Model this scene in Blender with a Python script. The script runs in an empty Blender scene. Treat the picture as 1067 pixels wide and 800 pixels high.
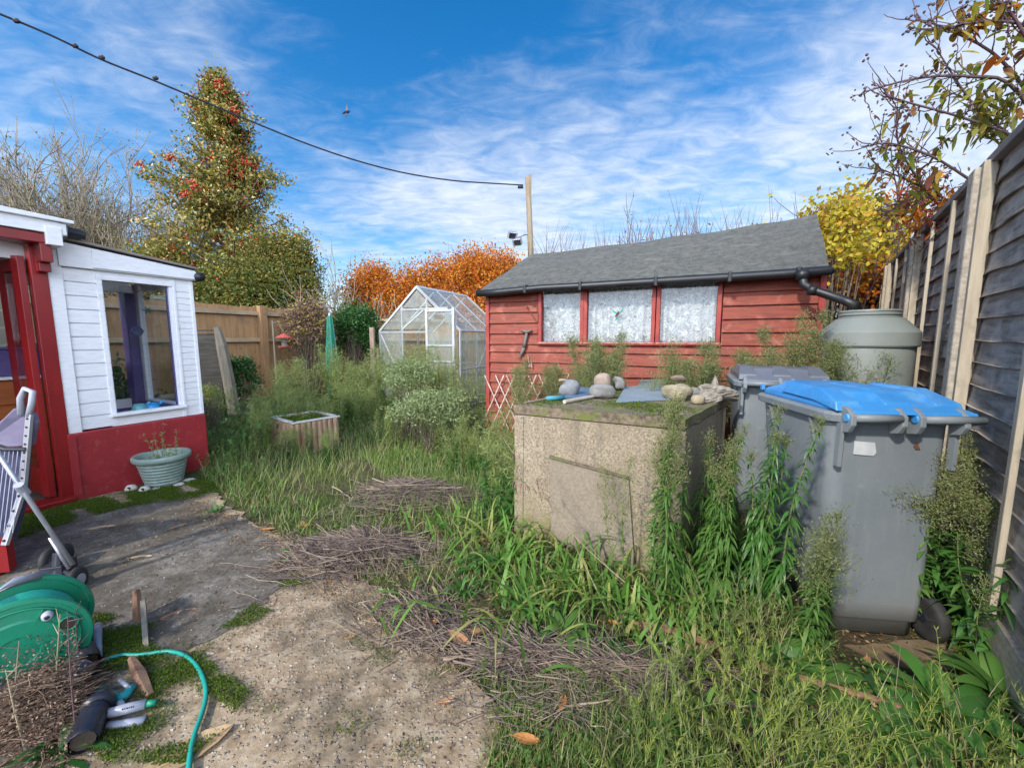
import bpy, math, random
import numpy as np
from mathutils import Vector, Matrix
PI = math.pi
S = bpy.context.scene
COL = S.collection
rng = np.random.default_rng(7)
# ------------------------------------------------------------------ camera geometry (used only to read real positions off the photo)
F, CX, CY, EYE = 410.0, 533.5, 400.0, 1.4
PT = math.atan(47/410); SP, CP = math.sin(PT), math.cos(PT)
def ray(u, v):
    a, b = (u-CX)/F, (CY-v)/F
    return np.array([a, CP+b*SP, -SP+b*CP])
def G(u, v, z=0.0):
    d = ray(u, v); t = (z-EYE)/d[2]
    return np.array([d[0]*t, d[1]*t, z])
def P(u, v, Y):
    d = ray(u, v); t = Y/d[1]
    return np.array([d[0]*t, Y, EYE+d[2]*t])
def hit(u, v, p0, n):
    d = ray(u, v); c = np.array([0, 0, EYE]); t = np.dot(np.array(p0)-c, n)/np.dot(d, n)
    return c+d*t
# ------------------------------------------------------------------ geometry
class Geo:
    def __init__(s): s.V = []; s.Fc = []; s.n = 0; s.Q = []
    def add(s, V, faces):
        V = np.asarray(V, float).reshape(-1, 3)
        s.Fc += [tuple(int(i)+s.n for i in f) for f in faces]; s.V.append(V); s.n += len(V); return s
    def addq(s, V, Q):
        s.Q.append(np.asarray(Q)+s.n); s.V.append(np.asarray(V).reshape(-1, 3)); s.n += len(s.V[-1]); return s
    def box(s, c, size, rz=0, rx=0, ry=0):
        x, y, z = [k/2 for k in size]
        v = np.array([[-x,-y,-z],[x,-y,-z],[x,y,-z],[-x,y,-z],[-x,-y,z],[x,-y,z],[x,y,z],[-x,y,z]])
        if rz or rx or ry:
            m = np.array(Matrix.Rotation(rz,3,'Z') @ Matrix.Rotation(ry,3,'Y') @ Matrix.Rotation(rx,3,'X')); v = v @ m.T
        return s.add(v+np.array(c), BOXF)
    def beam(s, p0, p1, w, h, up=(0,0,1)):
        p0, p1 = np.array(p0, float), np.array(p1, float); d = p1-p0; d = d/np.linalg.norm(d)
        a = np.cross(d, up); a = a/np.linalg.norm(a)*w/2; b = np.cross(a, d); b = b/np.linalg.norm(b)*h/2
        v = [p0-a-b, p0+a-b, p1+a-b, p1-a-b, p0-a+b, p0+a+b, p1+a+b, p1-a+b]
        return s.add(v, BOXF)
    def prism(s, poly, z0, z1):
        n = len(poly); v = [(x, y, z0) for x, y in poly]+[(x, y, z1) for x, y in poly]
        f = [tuple(range(n))[::-1], tuple(range(n, 2*n))]+[(i, (i+1) % n, n+(i+1) % n, n+i) for i in range(n)]
        return s.add(v, f)
    def slab(s, pts, t):            # polygon of 3D points thickened along its normal
        pts = np.array(pts, float); nn = np.cross(pts[1]-pts[0], pts[2]-pts[0]); nn = nn/np.linalg.norm(nn)*t
        n = len(pts); v = np.vstack([pts, pts+nn])
        f = [tuple(range(n))[::-1], tuple(range(n, 2*n))]+[(i, (i+1) % n, n+(i+1) % n, n+i) for i in range(n)]
        return s.add(v, f)
    def tube(s, pts, r, n=8, cap=True):
        pts = np.array(pts, float); K = len(pts); r = np.broadcast_to(np.array(r, float), (K,))
        T = np.gradient(pts, axis=0); T /= np.linalg.norm(T, axis=1)[:, None]+1e-9
        a = np.cross(T[0], [0, 0, 1.0]);
        if np.linalg.norm(a) < .1: a = np.cross(T[0], [1.0, 0, 0])
        rings = []
        for k in range(K):
            a = a-T[k]*np.dot(a, T[k]); a /= np.linalg.norm(a)+1e-9; b = np.cross(T[k], a)
            th = np.arange(n)*2*PI/n
            rings.append(pts[k]+r[k]*(np.cos(th)[:, None]*a+np.sin(th)[:, None]*b))
        f = [(k*n+i, k*n+(i+1) % n, (k+1)*n+(i+1) % n, (k+1)*n+i) for k in range(K-1) for i in range(n)]
        if cap: f += [tuple(range(n))[::-1], tuple(range((K-1)*n, K*n))]
        return s.add(np.vstack(rings), f)
    def lathe(s, prof, c=(0,0,0), n=32, axis='z', capped=True):
        th = np.arange(n)*2*PI/n; rings = []
        for r, z in prof:
            q = np.stack([r*np.cos(th), r*np.sin(th), np.full(n, z)], 1)
            if axis == 'y': q = q[:, [0, 2, 1]]*np.array([1, 1, 1])
            if axis == 'x': q = q[:, [2, 0, 1]]
            rings.append(q+np.array(c))
        K = len(prof)
        f = [(k*n+i, k*n+(i+1) % n, (k+1)*n+(i+1) % n, (k+1)*n+i) for k in range(K-1) for i in range(n)]
        if capped: f += [tuple(range(n))[::-1], tuple(range((K-1)*n, K*n))]
        return s.add(np.vstack(rings), f)
    def loft(s, rings, cap=True):
        n = len(rings[0]); K = len(rings)
        f = [(k*n+i, k*n+(i+1) % n, (k+1)*n+(i+1) % n, (k+1)*n+i) for k in range(K-1) for i in range(n)]
        if cap: f += [tuple(range(n))[::-1], tuple(range((K-1)*n, K*n))]
        return s.add(np.vstack([np.array(r, float) for r in rings]), f)
BOXF = [(0,3,2,1),(4,5,6,7),(0,1,5,4),(1,2,6,5),(2,3,7,6),(3,0,4,7)]
def rrect(cx, cy, w, d, r, z, n=4):
    out = []
    for k, (sx, sy) in enumerate(((1,1),(-1,1),(-1,-1),(1,-1))):
        for i in range(n+1):
            a = (k+i/n)*PI/2; out.append((cx+sx*(w/2-r)+r*math.cos(a), cy+sy*(d/2-r)+r*math.sin(a), z))
    return out
def tag(o, label=None, cat=None, group=None, kind=None):
    for k, v in (('label', label), ('category', cat), ('group', group), ('kind', kind)):
        if v: o[k] = v
    return o
def mesh(name, g, m, parent=None, smooth=False, bevel=0, frame=None):
    V = np.vstack(g.V)
    if frame is not None:       # world verts -> local of parent
        M = np.array(frame.inverted()); V = V @ M[:3,:3].T+M[:3,3]
    me = bpy.data.meshes.new(name)
    if g.Q and not g.Fc:
        Q = np.vstack(g.Q).astype(np.int32); me.vertices.add(len(V)); me.vertices.foreach_set('co', V.astype(np.float32).ravel())
        me.loops.add(Q.size); me.loops.foreach_set('vertex_index', Q.ravel())
        me.polygons.add(len(Q)); me.polygons.foreach_set('loop_start', np.arange(0, Q.size, 4, dtype=np.int32))
        me.update(calc_edges=True)
    else:
        F_ = list(g.Fc)
        for q in g.Q: F_ += [tuple(int(i) for i in r) for r in q]
        me.from_pydata([tuple(v) for v in V.tolist()], [], F_)
    if smooth: me.polygons.foreach_set('use_smooth', [True]*len(me.polygons))
    me.materials.append(m)
    o = bpy.data.objects.new(name, me); COL.objects.link(o)
    if parent: o.parent = parent
    if bevel:
        b = o.modifiers.new('bevel', 'BEVEL'); b.width = bevel; b.segments = 2; b.limit_method = 'ANGLE'; b.angle_limit = .6
    return o
def empty(name, loc, label, cat, group=None, rz=0):
    o = bpy.data.objects.new(name, None); COL.objects.link(o); o.empty_display_size = .05
    o.location = [float(c) for c in loc]; o.rotation_euler = (0, 0, rz); tag(o, label, cat, group)
    return o
def frm(o):
    m = Matrix.Translation(o.location) @ o.rotation_euler.to_matrix().to_4x4() @ Matrix.Diagonal((*o.scale, 1))
    return frm(o.parent) @ m if o.parent else m
def wpart(name, g, m, root, **k): return mesh(name, g, m, root, frame=frm(root), **k)
def copy_tree(o, loc, rz=0, scale=1, label=None, group=None):
    c = o.copy(); COL.objects.link(c); c.location = [float(x) for x in loc]; c.rotation_euler = (0, 0, rz); c.scale = (scale,)*3
    if label: c['label'] = label
    if group: c['group'] = group
    for ch in list(o.children):
        d = ch.copy(); COL.objects.link(d); d.parent = c
        for g2 in list(ch.children):
            e = g2.copy(); COL.objects.link(e); e.parent = d
    return c
# vectorised foliage primitives -------------------------------------------------
def norm(a): return a/(np.linalg.norm(a, axis=-1, keepdims=True)+1e-9)
def tubes(paths, rad, n=3):
    N, K, _ = paths.shape; T = norm(np.gradient(paths, axis=1))
    ref = np.where(np.abs(T[..., 2:3]) > .9, np.array([1.0, 0, 0]), np.array([0, 0, 1.0]))
    a = norm(np.cross(T, ref)); b = np.cross(T, a)
    th = np.arange(n)*2*PI/n
    V = paths[:, :, None, :]+rad[:, :, None, None]*(np.cos(th)[None, None, :, None]*a[:, :, None, :]+np.sin(th)[None, None, :, None]*b[:, :, None, :])
    k = np.arange(K-1)[:, None]; i = np.arange(n)[None, :]
    q = np.stack([k*n+i, k*n+(i+1) % n, (k+1)*n+(i+1) % n, (k+1)*n+i], -1).reshape(-1, 4)
    Q = (np.arange(N)*K*n)[:, None, None]+q[None]
    return V.reshape(-1, 3), Q.reshape(-1, 4)
def ribbons(paths, wid, side=None):
    N, K, _ = paths.shape; T = norm(np.gradient(paths, axis=1))
    if side is None:
        h = paths[:, -1]-paths[:, 0]; side = np.cross(h, np.array([0, 0, 1.0]))
        side = norm(side+rng.normal(0, .15, side.shape)*np.linalg.norm(h, axis=1, keepdims=True))
    sd = np.broadcast_to(side[:, None, :], paths.shape)
    V = np.stack([paths-sd*wid[..., None]/2, paths+sd*wid[..., None]/2], 2)
    k = np.arange(K-1); q = np.stack([k*2, k*2+1, k*2+3, k*2+2], -1)
    Q = (np.arange(N)*K*2)[:, None, None]+q[None]
    return V.reshape(-1, 3), Q.reshape(-1, 4)
def arc(base, d, L, droop, K=5):
    t = np.linspace(0, 1, K)[None, :, None]; L = np.asarray(L).reshape(-1, 1, 1); droop = np.asarray(droop).reshape(-1, 1, 1)
    return base[:, None, :]+d[:, None, :]*L*t-np.array([0, 0, 1.0])*L*droop*t*t
def rdir(N, up=0.0, r=rng):
    v = norm(r.normal(0, 1, (N, 3))); v[:, 2] += up; return norm(v)
def prof(K, kind='lance'):
    t = np.linspace(0, 1, K)
    return {'lance': np.maximum(np.sin(PI*np.minimum(.14+t*.86, 1))**.9, .05), 'blade': np.maximum(1-t**1.6, .06), 'oval': np.maximum(np.sin(PI*(.10+.88*t))**.6, .05)}[kind]
def leafset(base, d, L, W, droop=.3, K=4, kind='lance', side=None):
    p = arc(base, d, L, droop, K); w = np.asarray(W).reshape(-1, 1)*prof(K, kind)[None]
    return ribbons(p, np.broadcast_to(w, p.shape[:2]), side)
def cards(base, d, L, W):           # small diamond leaves, slightly folded
    N = len(base); s = norm(np.cross(d, rdir(N))); L = np.asarray(L).reshape(-1, 1); W = np.asarray(W).reshape(-1, 1)
    m = base+d*L*.45
    V = np.stack([base, m+s*W/2, base+d*L, m-s*W/2], 1); V[:, 0, 2] += 0
    return V.reshape(-1, 3), np.arange(N*4).reshape(-1, 4)
def blobs(c, r):
    N = len(c); r = np.broadcast_to(np.asarray(r), (N,)).reshape(-1, 1)
    d = rdir(N); p = np.stack([c-d*r, c-d*r*.55, c+d*r*.55, c+d*r], 1); rad = np.concatenate([r*.15, r*.85, r*.85, r*.15], 1)
    return tubes(p, rad, 5)
def inpoly(x, y, poly):
    poly = np.asarray(poly)[:, :2]; c = np.zeros(len(x), bool); j = len(poly)-1
    for i in range(len(poly)):
        xi, yi = poly[i]; xj, yj = poly[j]
        c ^= ((yi > y) != (yj > y)) & (x < (xj-xi)*(y-yi)/(yj-yi+1e-12)+xi); j = i
    return c
def scatter(poly, n):
    poly = np.asarray(poly)[:, :2]; lo, hi = poly.min(0), poly.max(0); out = np.zeros((0, 2))
    while len(out) < n:
        q = rng.uniform(lo, hi, (n*2, 2)); out = np.vstack([out, q[inpoly(q[:, 0], q[:, 1], poly)]])
    return out[:n]
def gpoly(px): return np.array([G(u, v)[:2] for u, v in px])
def polydist(x, y, poly):
    d = np.full(x.shape, 1e9)
    for i in range(len(poly)):
        a, b = np.asarray(poly[i]), np.asarray(poly[(i+1) % len(poly)]); ab = b-a
        t = np.clip(((x-a[0])*ab[0]+(y-a[1])*ab[1])/(ab@ab), 0, 1)
        d = np.minimum(d, np.hypot(x-a[0]-t*ab[0], y-a[1]-t*ab[1]))
    return d
# ------------------------------------------------------------------ materials
def nd(nt, t, **k):
    n = nt.nodes.new(t)
    for a, b in k.items():
        if a in n.inputs: n.inputs[a].default_value = b
        else: setattr(n, a, b)
    return n
def rgba(c): return (*c, 1) if len(c) == 3 else c
def ramp(nt, fac, stops, interp='LINEAR'):
    r = nt.nodes.new('ShaderNodeValToRGB'); r.color_ramp.interpolation = interp; e = r.color_ramp.elements
    while len(e) < len(stops): e.new(.5)
    for el, (p, c) in zip(e, stops): el.position = p; el.color = rgba(c) if not isinstance(c, (int, float)) else (c, c, c, 1)
    if fac is not None: nt.links.new(fac, r.inputs[0])
    return r.outputs[0]
def mixc(nt, fac, a, b, mode='MIX'):
    m = nt.nodes.new('ShaderNodeMix'); m.data_type = 'RGBA'; m.blend_type = mode
    for val, idx in ((fac, 0), (a, 6), (b, 7)):
        if isinstance(val, (int, float)): m.inputs[idx].default_value = val
        elif isinstance(val, tuple): m.inputs[idx].default_value = rgba(val)
        else: nt.links.new(val, m.inputs[idx])
    return m.outputs[2]
def coords(nt, scale=(1,1,1), kind='Object', rot=(0,0,0)):
    t = nt.nodes.new('ShaderNodeTexCoord'); m = nt.nodes.new('ShaderNodeMapping'); m.inputs['Scale'].default_value = scale; m.inputs['Rotation'].default_value = rot
    nt.links.new(t.outputs[kind], m.inputs[0]); return m.outputs[0]
def noise(nt, co, scale, detail=4, rough=.55, dist=0):
    n = nd(nt, 'ShaderNodeTexNoise', Scale=scale, Detail=detail, Roughness=rough, Distortion=dist); nt.links.new(co, n.inputs['Vector']); return n.outputs[0]
def voro(nt, co, scale, feature='F1', out='Distance'):
    n = nd(nt, 'ShaderNodeTexVoronoi', Scale=scale); n.feature = feature; nt.links.new(co, n.inputs['Vector']); return n.outputs[out]
def newmat(name):
    m = bpy.data.materials.new(name); m.use_nodes = True; nt = m.node_tree; b = nt.nodes['Principled BSDF']; return m, nt, b
def bump(nt, b, h, strength=.3, dist=.01):
    n = nd(nt, 'ShaderNodeBump', Strength=strength, Distance=dist); nt.links.new(h, n.inputs['Height']); nt.links.new(n.outputs[0], b.inputs['Normal'])
def M(name, c, c2=None, rough=.6, scale=8, stretch=(1,1,1), metal=0, bmp=.2, c3=None, s3=2.5, spec=.5, lo=.35, hi=.65, bd=.005, lo3=.55, hi3=.7, s2=60):
    """two-colour worn surface: c with blotches of c2 (stretched noise) and larger stains of c3"""
    m, nt, b = newmat(name); co = coords(nt, stretch)
    n1 = noise(nt, co, scale, 6, .6); col = ramp(nt, n1, [(lo, c), (hi, c2 or tuple(x*.75 for x in c))])
    if c3:
        n3 = noise(nt, coords(nt), s3, 5, .65); col = mixc(nt, ramp(nt, n3, [(lo3, 0.0), (hi3, 1.0)]), col, c3)
    nt.links.new(col, b.inputs['Base Color']); b.inputs['Roughness'].default_value = rough; b.inputs['Metallic'].default_value = metal
    b.inputs['Specular IOR Level'].default_value = spec
    if bmp: bump(nt, b, noise(nt, co, s2, 4, .6), bmp, bd)
    return m
def L(name, cols, trans=.35, rough=.55, spec=.3, patch=None):
    """foliage: each leaf takes its own colour out of cols"""
    m, nt, b = newmat(name); g = nt.nodes.new('ShaderNodeNewGeometry')
    fac = g.outputs['Random Per Island']; st = [(i/(len(cols)-1), c) for i, c in enumerate(cols)]
    col = ramp(nt, fac, st)
    if patch:
        n = noise(nt, coords(nt), patch[1], 3); col = mixc(nt, ramp(nt, n, [(.42, 0.0), (.6, 1.0)]), col, patch[0], 'MULTIPLY' if len(patch) > 2 else 'MIX')
    nt.links.new(col, b.inputs['Base Color']); b.inputs['Roughness'].default_value = rough; b.inputs['Specular IOR Level'].default_value = spec
    t = nt.nodes.new('ShaderNodeBsdfTranslucent'); nt.links.new(mixc(nt, 1.0, col, (1.0, 1.0, .7), 'MULTIPLY'), t.inputs[0])
    ms = nd(nt, 'ShaderNodeMixShader'); ms.inputs[0].default_value = trans
    nt.links.new(b.outputs[0], ms.inputs[1]); nt.links.new(t.outputs[0], ms.inputs[2])
    nt.links.new(ms.outputs[0], nt.nodes['Material Output'].inputs[0]); return m
def glass(name, tint=(1,1,1), refl=1.0, milky=0.0):
    m, nt, b = newmat(name); tr = nt.nodes.new('ShaderNodeBsdfTransparent'); tr.inputs[0].default_value = rgba(tint)
    gl = nd(nt, 'ShaderNodeBsdfGlossy', Roughness=.03); fr = nd(nt, 'ShaderNodeLayerWeight', Blend=.5); pw_ = nt.nodes.new('ShaderNodeMath'); pw_.operation = 'POWER'; nt.links.new(fr.outputs['Facing'], pw_.inputs[0]); pw_.inputs[1].default_value = 4.0
    ma = nt.nodes.new('ShaderNodeMath'); ma.operation = 'MULTIPLY_ADD'; nt.links.new(pw_.outputs[0], ma.inputs[0]); ma.inputs[1].default_value = .7; ma.inputs[2].default_value = .035
    mx = nt.nodes.new('ShaderNodeMixShader'); nt.links.new(ma.outputs[0], mx.inputs[0]); nt.links.new(tr.outputs[0], mx.inputs[1]); nt.links.new(gl.outputs[0], mx.inputs[2])
    out = mx.outputs[0]
    if milky:
        df = nt.nodes.new('ShaderNodeBsdfDiffuse'); df.inputs[0].default_value = (.6, .63, .6, 1); m2 = nt.nodes.new('ShaderNodeMixShader')
        n = noise(nt, coords(nt), 4, 5); nt.links.new(ramp(nt, n, [(.3, milky*.5), (.7, milky)]), m2.inputs[0])
        nt.links.new(out, m2.inputs[1]); nt.links.new(df.outputs[0], m2.inputs[2]); out = m2.outputs[0]
    nt.links.new(out, nt.nodes['Material Output'].inputs[0]); return m
#@@MATERIALS
m_red = M('weathered_red_boards', (.28,.047,.021), (.15,.028,.014), .6, 4, (1,1,9), c3=(.40,.13,.09), s3=7, lo3=.55, hi3=.75, bmp=.5)
m_redtrim = M('faded_red_trim', (.36,.055,.04), (.25,.03,.025), .6, 8)
m_hred = M('house_red_masonry_paint', (.33,.022,.028), (.25,.016,.022), .55, 4, c3=(.36,.06,.06), s3=14, bmp=.25)
m_dred = M('glossy_red_gloss_paint', (.26,.012,.012), (.18,.008,.01), .35, 5, (1,1,.3), bmp=.05)
m_white = M('white_painted_timber', (.78,.79,.82), (.68,.69,.73), .5, 4, (3,3,14), bmp=.12, c3=(.6,.62,.6), s3=6, lo3=.62, hi3=.8)
m_felt = M('grey_roof_felt', (.115,.12,.12), (.075,.08,.082), .92, 9, c3=(.17,.17,.15), s3=2.2, bmp=.6, s2=220, spec=.2)
m_gut = M('black_plastic_gutter', (.010,.011,.013), (.018,.02,.022), .45, 6, bmp=.05)
m_alu = M('aluminium_bars', (.62,.64,.64), (.5,.52,.52), .4, 10, metal=.4)
m_conc = M('pebbled_concrete_panel', (.36,.30,.22), (.20,.165,.12), .9, 70, c3=(.15,.13,.085), s3=2.6, bmp=.8, s2=120, lo3=.5, hi3=.72, bd=.006)
def bunkmat():
    m, nt, b = newmat('stained_pebbledash_concrete'); co = coords(nt)
    c = ramp(nt, noise(nt, co, 75, 5, .75), [(.38, (.17,.135,.09)), (.5, (.33,.27,.19)), (.62, (.47,.40,.30))])
    big_ = ramp(nt, noise(nt, co, 3.2, 8, .7), [(.4, .0), (.65, .7)]); c = mixc(nt, big_, c, (.27,.215,.15))
    dr_ = ramp(nt, noise(nt, coords(nt, (7, 7, .7)), 1.6, 7, .7), [(.5, 0.0), (.68, .65)]); c = mixc(nt, dr_, c, (.13,.11,.075))
    sx = nt.nodes.new('ShaderNodeSeparateXYZ'); nt.links.new(co, sx.inputs[0]); mr = nd(nt, 'ShaderNodeMapRange'); mr.inputs[1].default_value = .45; mr.inputs[2].default_value = .05; nt.links.new(sx.outputs[2], mr.inputs[0])
    mu = nt.nodes.new('ShaderNodeMath'); mu.operation = 'MULTIPLY'; nt.links.new(mr.outputs[0], mu.inputs[0]); nt.links.new(ramp(nt, noise(nt, co, 6, 7, .75), [(.38, 0.0), (.6, .8)]), mu.inputs[1]); c = mixc(nt, mu.outputs[0], c, (.20,.18,.05))
    cr = nd(nt, 'ShaderNodeTexVoronoi', Scale=2.3); cr.feature = 'DISTANCE_TO_EDGE'; wv = nt.nodes.new('ShaderNodeVectorMath'); wv.operation = 'ADD'; nz_ = nd(nt, 'ShaderNodeTexNoise', Scale=5.0, Detail=5.0); nt.links.new(co, nz_.inputs['Vector']); nt.links.new(co, wv.inputs[0]); nt.links.new(nz_.outputs['Color'], wv.inputs[1]); nt.links.new(wv.outputs[0], cr.inputs['Vector'])
    c = mixc(nt, ramp(nt, cr.outputs['Distance'], [(.0, .55), (.006, 0.0)]), c, (.06,.05,.035))
    nt.links.new(c, b.inputs['Base Color']); b.inputs['Roughness'].default_value = .92; bump(nt, b, noise(nt, co, 110, 6, .75), .9, .006); return m
m_conc = bunkmat()
m_slab = M('mossy_lid_slab', (.27,.21,.14), (.09,.07,.05), .95, 30, c3=(.15,.17,.045), s3=7, lo3=.5, hi3=.62, bmp=.8, s2=90, bd=.01)
m_cpost = M('concrete_fence_post', (.50,.44,.35), (.32,.27,.21), .9, 40, c3=(.30,.26,.19), s3=14, bmp=.5, s2=110)
m_batten = M('pale_batten', (.50,.43,.32), (.36,.30,.22), .8, 6, (6,6,.6), c3=(.25,.24,.17), s3=5)
m_slat = M('blackened_fence_slats', (.50,.42,.34), (.19,.16,.13), .8, 3.5, (1,1,9), c3=(.55,.48,.41), s3=7, lo3=.48, hi3=.7, bmp=.8)
m_cap = M('dark_timber_cap', (.16,.135,.12), (.26,.22,.2), .8, 6)
m_fence = M('tan_featheredge_boards', (.40,.235,.11), (.27,.15,.07), .8, 4, (5,5,.7), c3=(.20,.13,.08), s3=3, bmp=.3)
m_rail = M('pale_fence_rail', (.42,.32,.2), (.30,.22,.14), .8, 5)
m_oldwood = M('old_grey_timber', (.16,.145,.12), (.25,.22,.17), .85, 5, (5,5,.6), bmp=.5)
m_darkpanel = M('old_dark_lap_panel', (.04,.038,.034), (.085,.08,.07), .85, 5, (1,1,8), bmp=.5)
m_pole = M('weathered_pole_timber', (.27,.21,.14), (.18,.14,.09), .8, 6, (5,5,.5))
m_bin = M('grey_bin_plastic', (.19,.215,.235), (.165,.19,.21), .45, 3, c3=(.24,.26,.27), s3=2.2, bmp=.12, s2=240, bd=.001)
m_binlid2 = M('dark_grey_lid_plastic', (.15,.16,.19), (.13,.14,.165), .35, 3, bmp=.06, s2=200, bd=.001)
m_blue = M('blue_lid_plastic', (.05,.28,.62), (.04,.23,.55), .42, 3, c3=(.16,.38,.62), s3=5, lo3=.5, hi3=.8, bmp=.08, s2=240, bd=.001)
m_rub = M('black_rubber', (.02,.02,.021), (.04,.038,.035), .75, 20)
m_blk = M('black_plastic', (.014,.016,.026), (.03,.032,.045), .42, 8, bmp=.08)
m_butt = M('green_grey_butt_plastic', (.25,.27,.245), (.21,.235,.215), .5, 3, c3=(.22,.23,.2), s3=2, bmp=.05)
m_lab = M('white_label', (.62,.64,.66), None, .5, 8, bmp=0)
m_pot = M('sage_green_pot', (.27,.36,.32), (.20,.28,.25), .45, 5, bmp=.08, c3=(.36,.42,.38), s3=8)
m_soil = M('dark_soil', (.03,.022,.015), (.055,.04,.028), .95, 25, bmp=.8)
m_reel = M('green_reel_plastic', (.010,.24,.13), (.008,.18,.10), .42, 6, bmp=.05, c3=(.05,.24,.15), s3=12)
m_teal = M('teal_hose', (.01,.34,.27), (.02,.28,.22), .4, 12, bmp=.05)
m_grey = M('pale_grey_plastic', (.42,.43,.48), (.33,.34,.4), .45, 8, bmp=.05)
m_stone = M('grey_stone', (.26,.26,.25), (.15,.15,.145), .85, 5, c3=(.36,.35,.31), s3=9, bmp=.6)
m_pink = M('pinkish_granite_stone', (.38,.29,.23), (.25,.19,.15), .85, 9, bmp=.5)
m_lime = M('pale_rough_limestone', (.36,.32,.27), (.19,.17,.14), .9, 12, bmp=.9, bd=.01)
m_yel = M('yellowish_pitted_stone', (.42,.36,.24), (.25,.22,.15), .9, 9, bmp=.8, bd=.01)
m_slate = M('blue_grey_slate', (.25,.33,.39), (.19,.25,.30), .45, 5, bmp=.2)
m_bark = M('grey_brown_bark', (.20,.16,.12), (.11,.09,.07), .9, 12, bmp=.5)
m_barkp = M('purplish_bark', (.13,.075,.085), (.08,.05,.055), .8, 12)
m_twig = M('dead_grey_twigs', (.21,.16,.14), (.10,.075,.075), .9, 14, bmp=.3)
m_brownlit = L('mixed_dead_leaf_litter', [(.20,.11,.055),(.11,.065,.035),(.30,.18,.09),(.38,.26,.14),(.07,.045,.03)], .1)
m_gravel = L('mixed_pebbles', [(.40,.33,.25),(.22,.18,.15),(.5,.44,.36),(.30,.2,.13)], 0)
m_twigp = M('pale_bare_bark', (.34,.28,.21), (.22,.18,.13), .9, 14)
m_straw = L('dead_straw', [(.36,.28,.17),(.25,.19,.12),(.44,.37,.25),(.2,.15,.1)], .15)
m_heap = L('dead_brown_stalks', [(.20,.12,.085),(.12,.07,.05),(.30,.21,.14),(.10,.065,.05)], .1)
m_twigs = L('dead_grey_brown_twigs', [(.11,.08,.08),(.19,.145,.12),(.06,.045,.045),(.36,.28,.20),(.14,.10,.09)], .0)
m_stem = M('green_weed_stem', (.14,.20,.05), (.20,.22,.09), .6, 10)
m_rstem = M('reddish_weed_stem', (.18,.12,.06), (.14,.16,.06), .6, 10)
m_weed = L('mid_green_weed_leaves', [(.06,.15,.03),(.10,.22,.04),(.08,.18,.035),(.16,.28,.065)], .35)
m_weedb = L('bright_green_broad_leaves', [(.06,.18,.03),(.09,.24,.045),(.05,.145,.03),(.13,.27,.06)], .35, .4, .5)
m_pan = L('pale_green_fluffy_heads', [(.17,.22,.08),(.25,.28,.12),(.13,.19,.06),(.33,.32,.16)], .3)
m_buds = L('cream_seed_buds', [(.34,.32,.12),(.26,.28,.09),(.42,.36,.18)], .2)
m_grass = L('mixed_green_grass', [(.09,.19,.03),(.15,.28,.05),(.22,.32,.08),(.07,.15,.025),(.38,.35,.16),(.26,.33,.09)], .35)
m_blade = L('broad_bright_grass_blades', [(.12,.27,.04),(.19,.37,.07),(.08,.20,.03),(.34,.42,.10),(.40,.38,.14)], .4, .45, .4)
m_fgrass = L('feathery_grey_green_weeds', [(.24,.33,.09),(.35,.41,.14),(.17,.26,.06),(.48,.45,.22)], .4)
m_feather = L('yellow_green_needle_leaves', [(.30,.40,.06),(.42,.48,.09),(.20,.31,.05),(.52,.52,.16)], .4)
m_sage = L('grey_green_shrub_leaves', [(.24,.31,.13),(.33,.40,.20),(.18,.25,.09),(.38,.40,.22)], .35)
m_holly = L('yellow_edged_holly_leaves', [(.05,.09,.02),(.24,.22,.04),(.09,.13,.025),(.46,.30,.06),(.28,.22,.04),(.55,.42,.12),(.12,.15,.03),(.07,.11,.022)], .2, .35, .5)
m_berry = M('red_holly_berries', (.42,.03,.015), (.5,.06,.02), .3, 4, bmp=0)
m_orange = L('orange_autumn_leaves', [(.75,.22,.02),(.55,.12,.015),(.80,.34,.03),(.42,.10,.02),(.75,.45,.05)], .4)
m_brownleaf = L('browned_hedge_leaves', [(.25,.09,.03),(.34,.14,.03),(.18,.08,.03),(.42,.2,.04)], .3)
m_yellow = L('yellow_autumn_leaves', [(.55,.44,.03),(.42,.36,.03),(.60,.48,.06),(.26,.26,.03),(.58,.32,.03),(.30,.16,.04)], .4)
m_olive = L('olive_bush_leaves', [(.13,.14,.03),(.20,.18,.04),(.09,.11,.025),(.32,.25,.05)], .3)
m_dgreen = L('dark_evergreen_leaves', [(.02,.07,.015),(.035,.11,.02),(.05,.14,.03)], .2, .4, .4)
m_mixleaf = L('mixed_turning_leaves', [(.20,.28,.04),(.40,.22,.04),(.22,.07,.05),(.50,.40,.06),(.16,.24,.04)], .55)
m_mauve = L('dull_mauve_leaves', [(.26,.10,.12),(.16,.07,.09),(.34,.15,.12),(.38,.17,.10)], .45)
m_crim = L('crimson_leaves', [(.30,.03,.02),(.22,.03,.03),(.38,.08,.03)], .3)
m_moss = L('bright_moss', [(.07,.12,.015),(.11,.17,.02),(.05,.09,.012)], .2, .9, .1)
m_leafA = M('dry_tan_leaf', (.42,.22,.11), (.30,.14,.07), .7, 14, bmp=.3)
m_leafB = M('dry_orange_leaf', (.50,.22,.06), (.40,.15,.04), .7, 14, bmp=.3)
m_leafC = M('dry_pale_leaf', (.50,.36,.20), (.38,.25,.13), .7, 14, bmp=.3)
m_rotwood = M('split_rotten_timber', (.17,.085,.055), (.30,.18,.11), .85, 6, (3,3,.8), bmp=.5)
m_stick = M('bare_brown_stick', (.30,.18,.09), (.20,.11,.06), .8, 6, bmp=.4)
m_ptrellis = M('peeling_white_trellis', (.6,.52,.46), (.38,.22,.18), .7, 18)
m_log = M('log_edging', (.26,.125,.075), (.42,.30,.20), .85, 6, (5,5,.6), bmp=.5)
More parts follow.
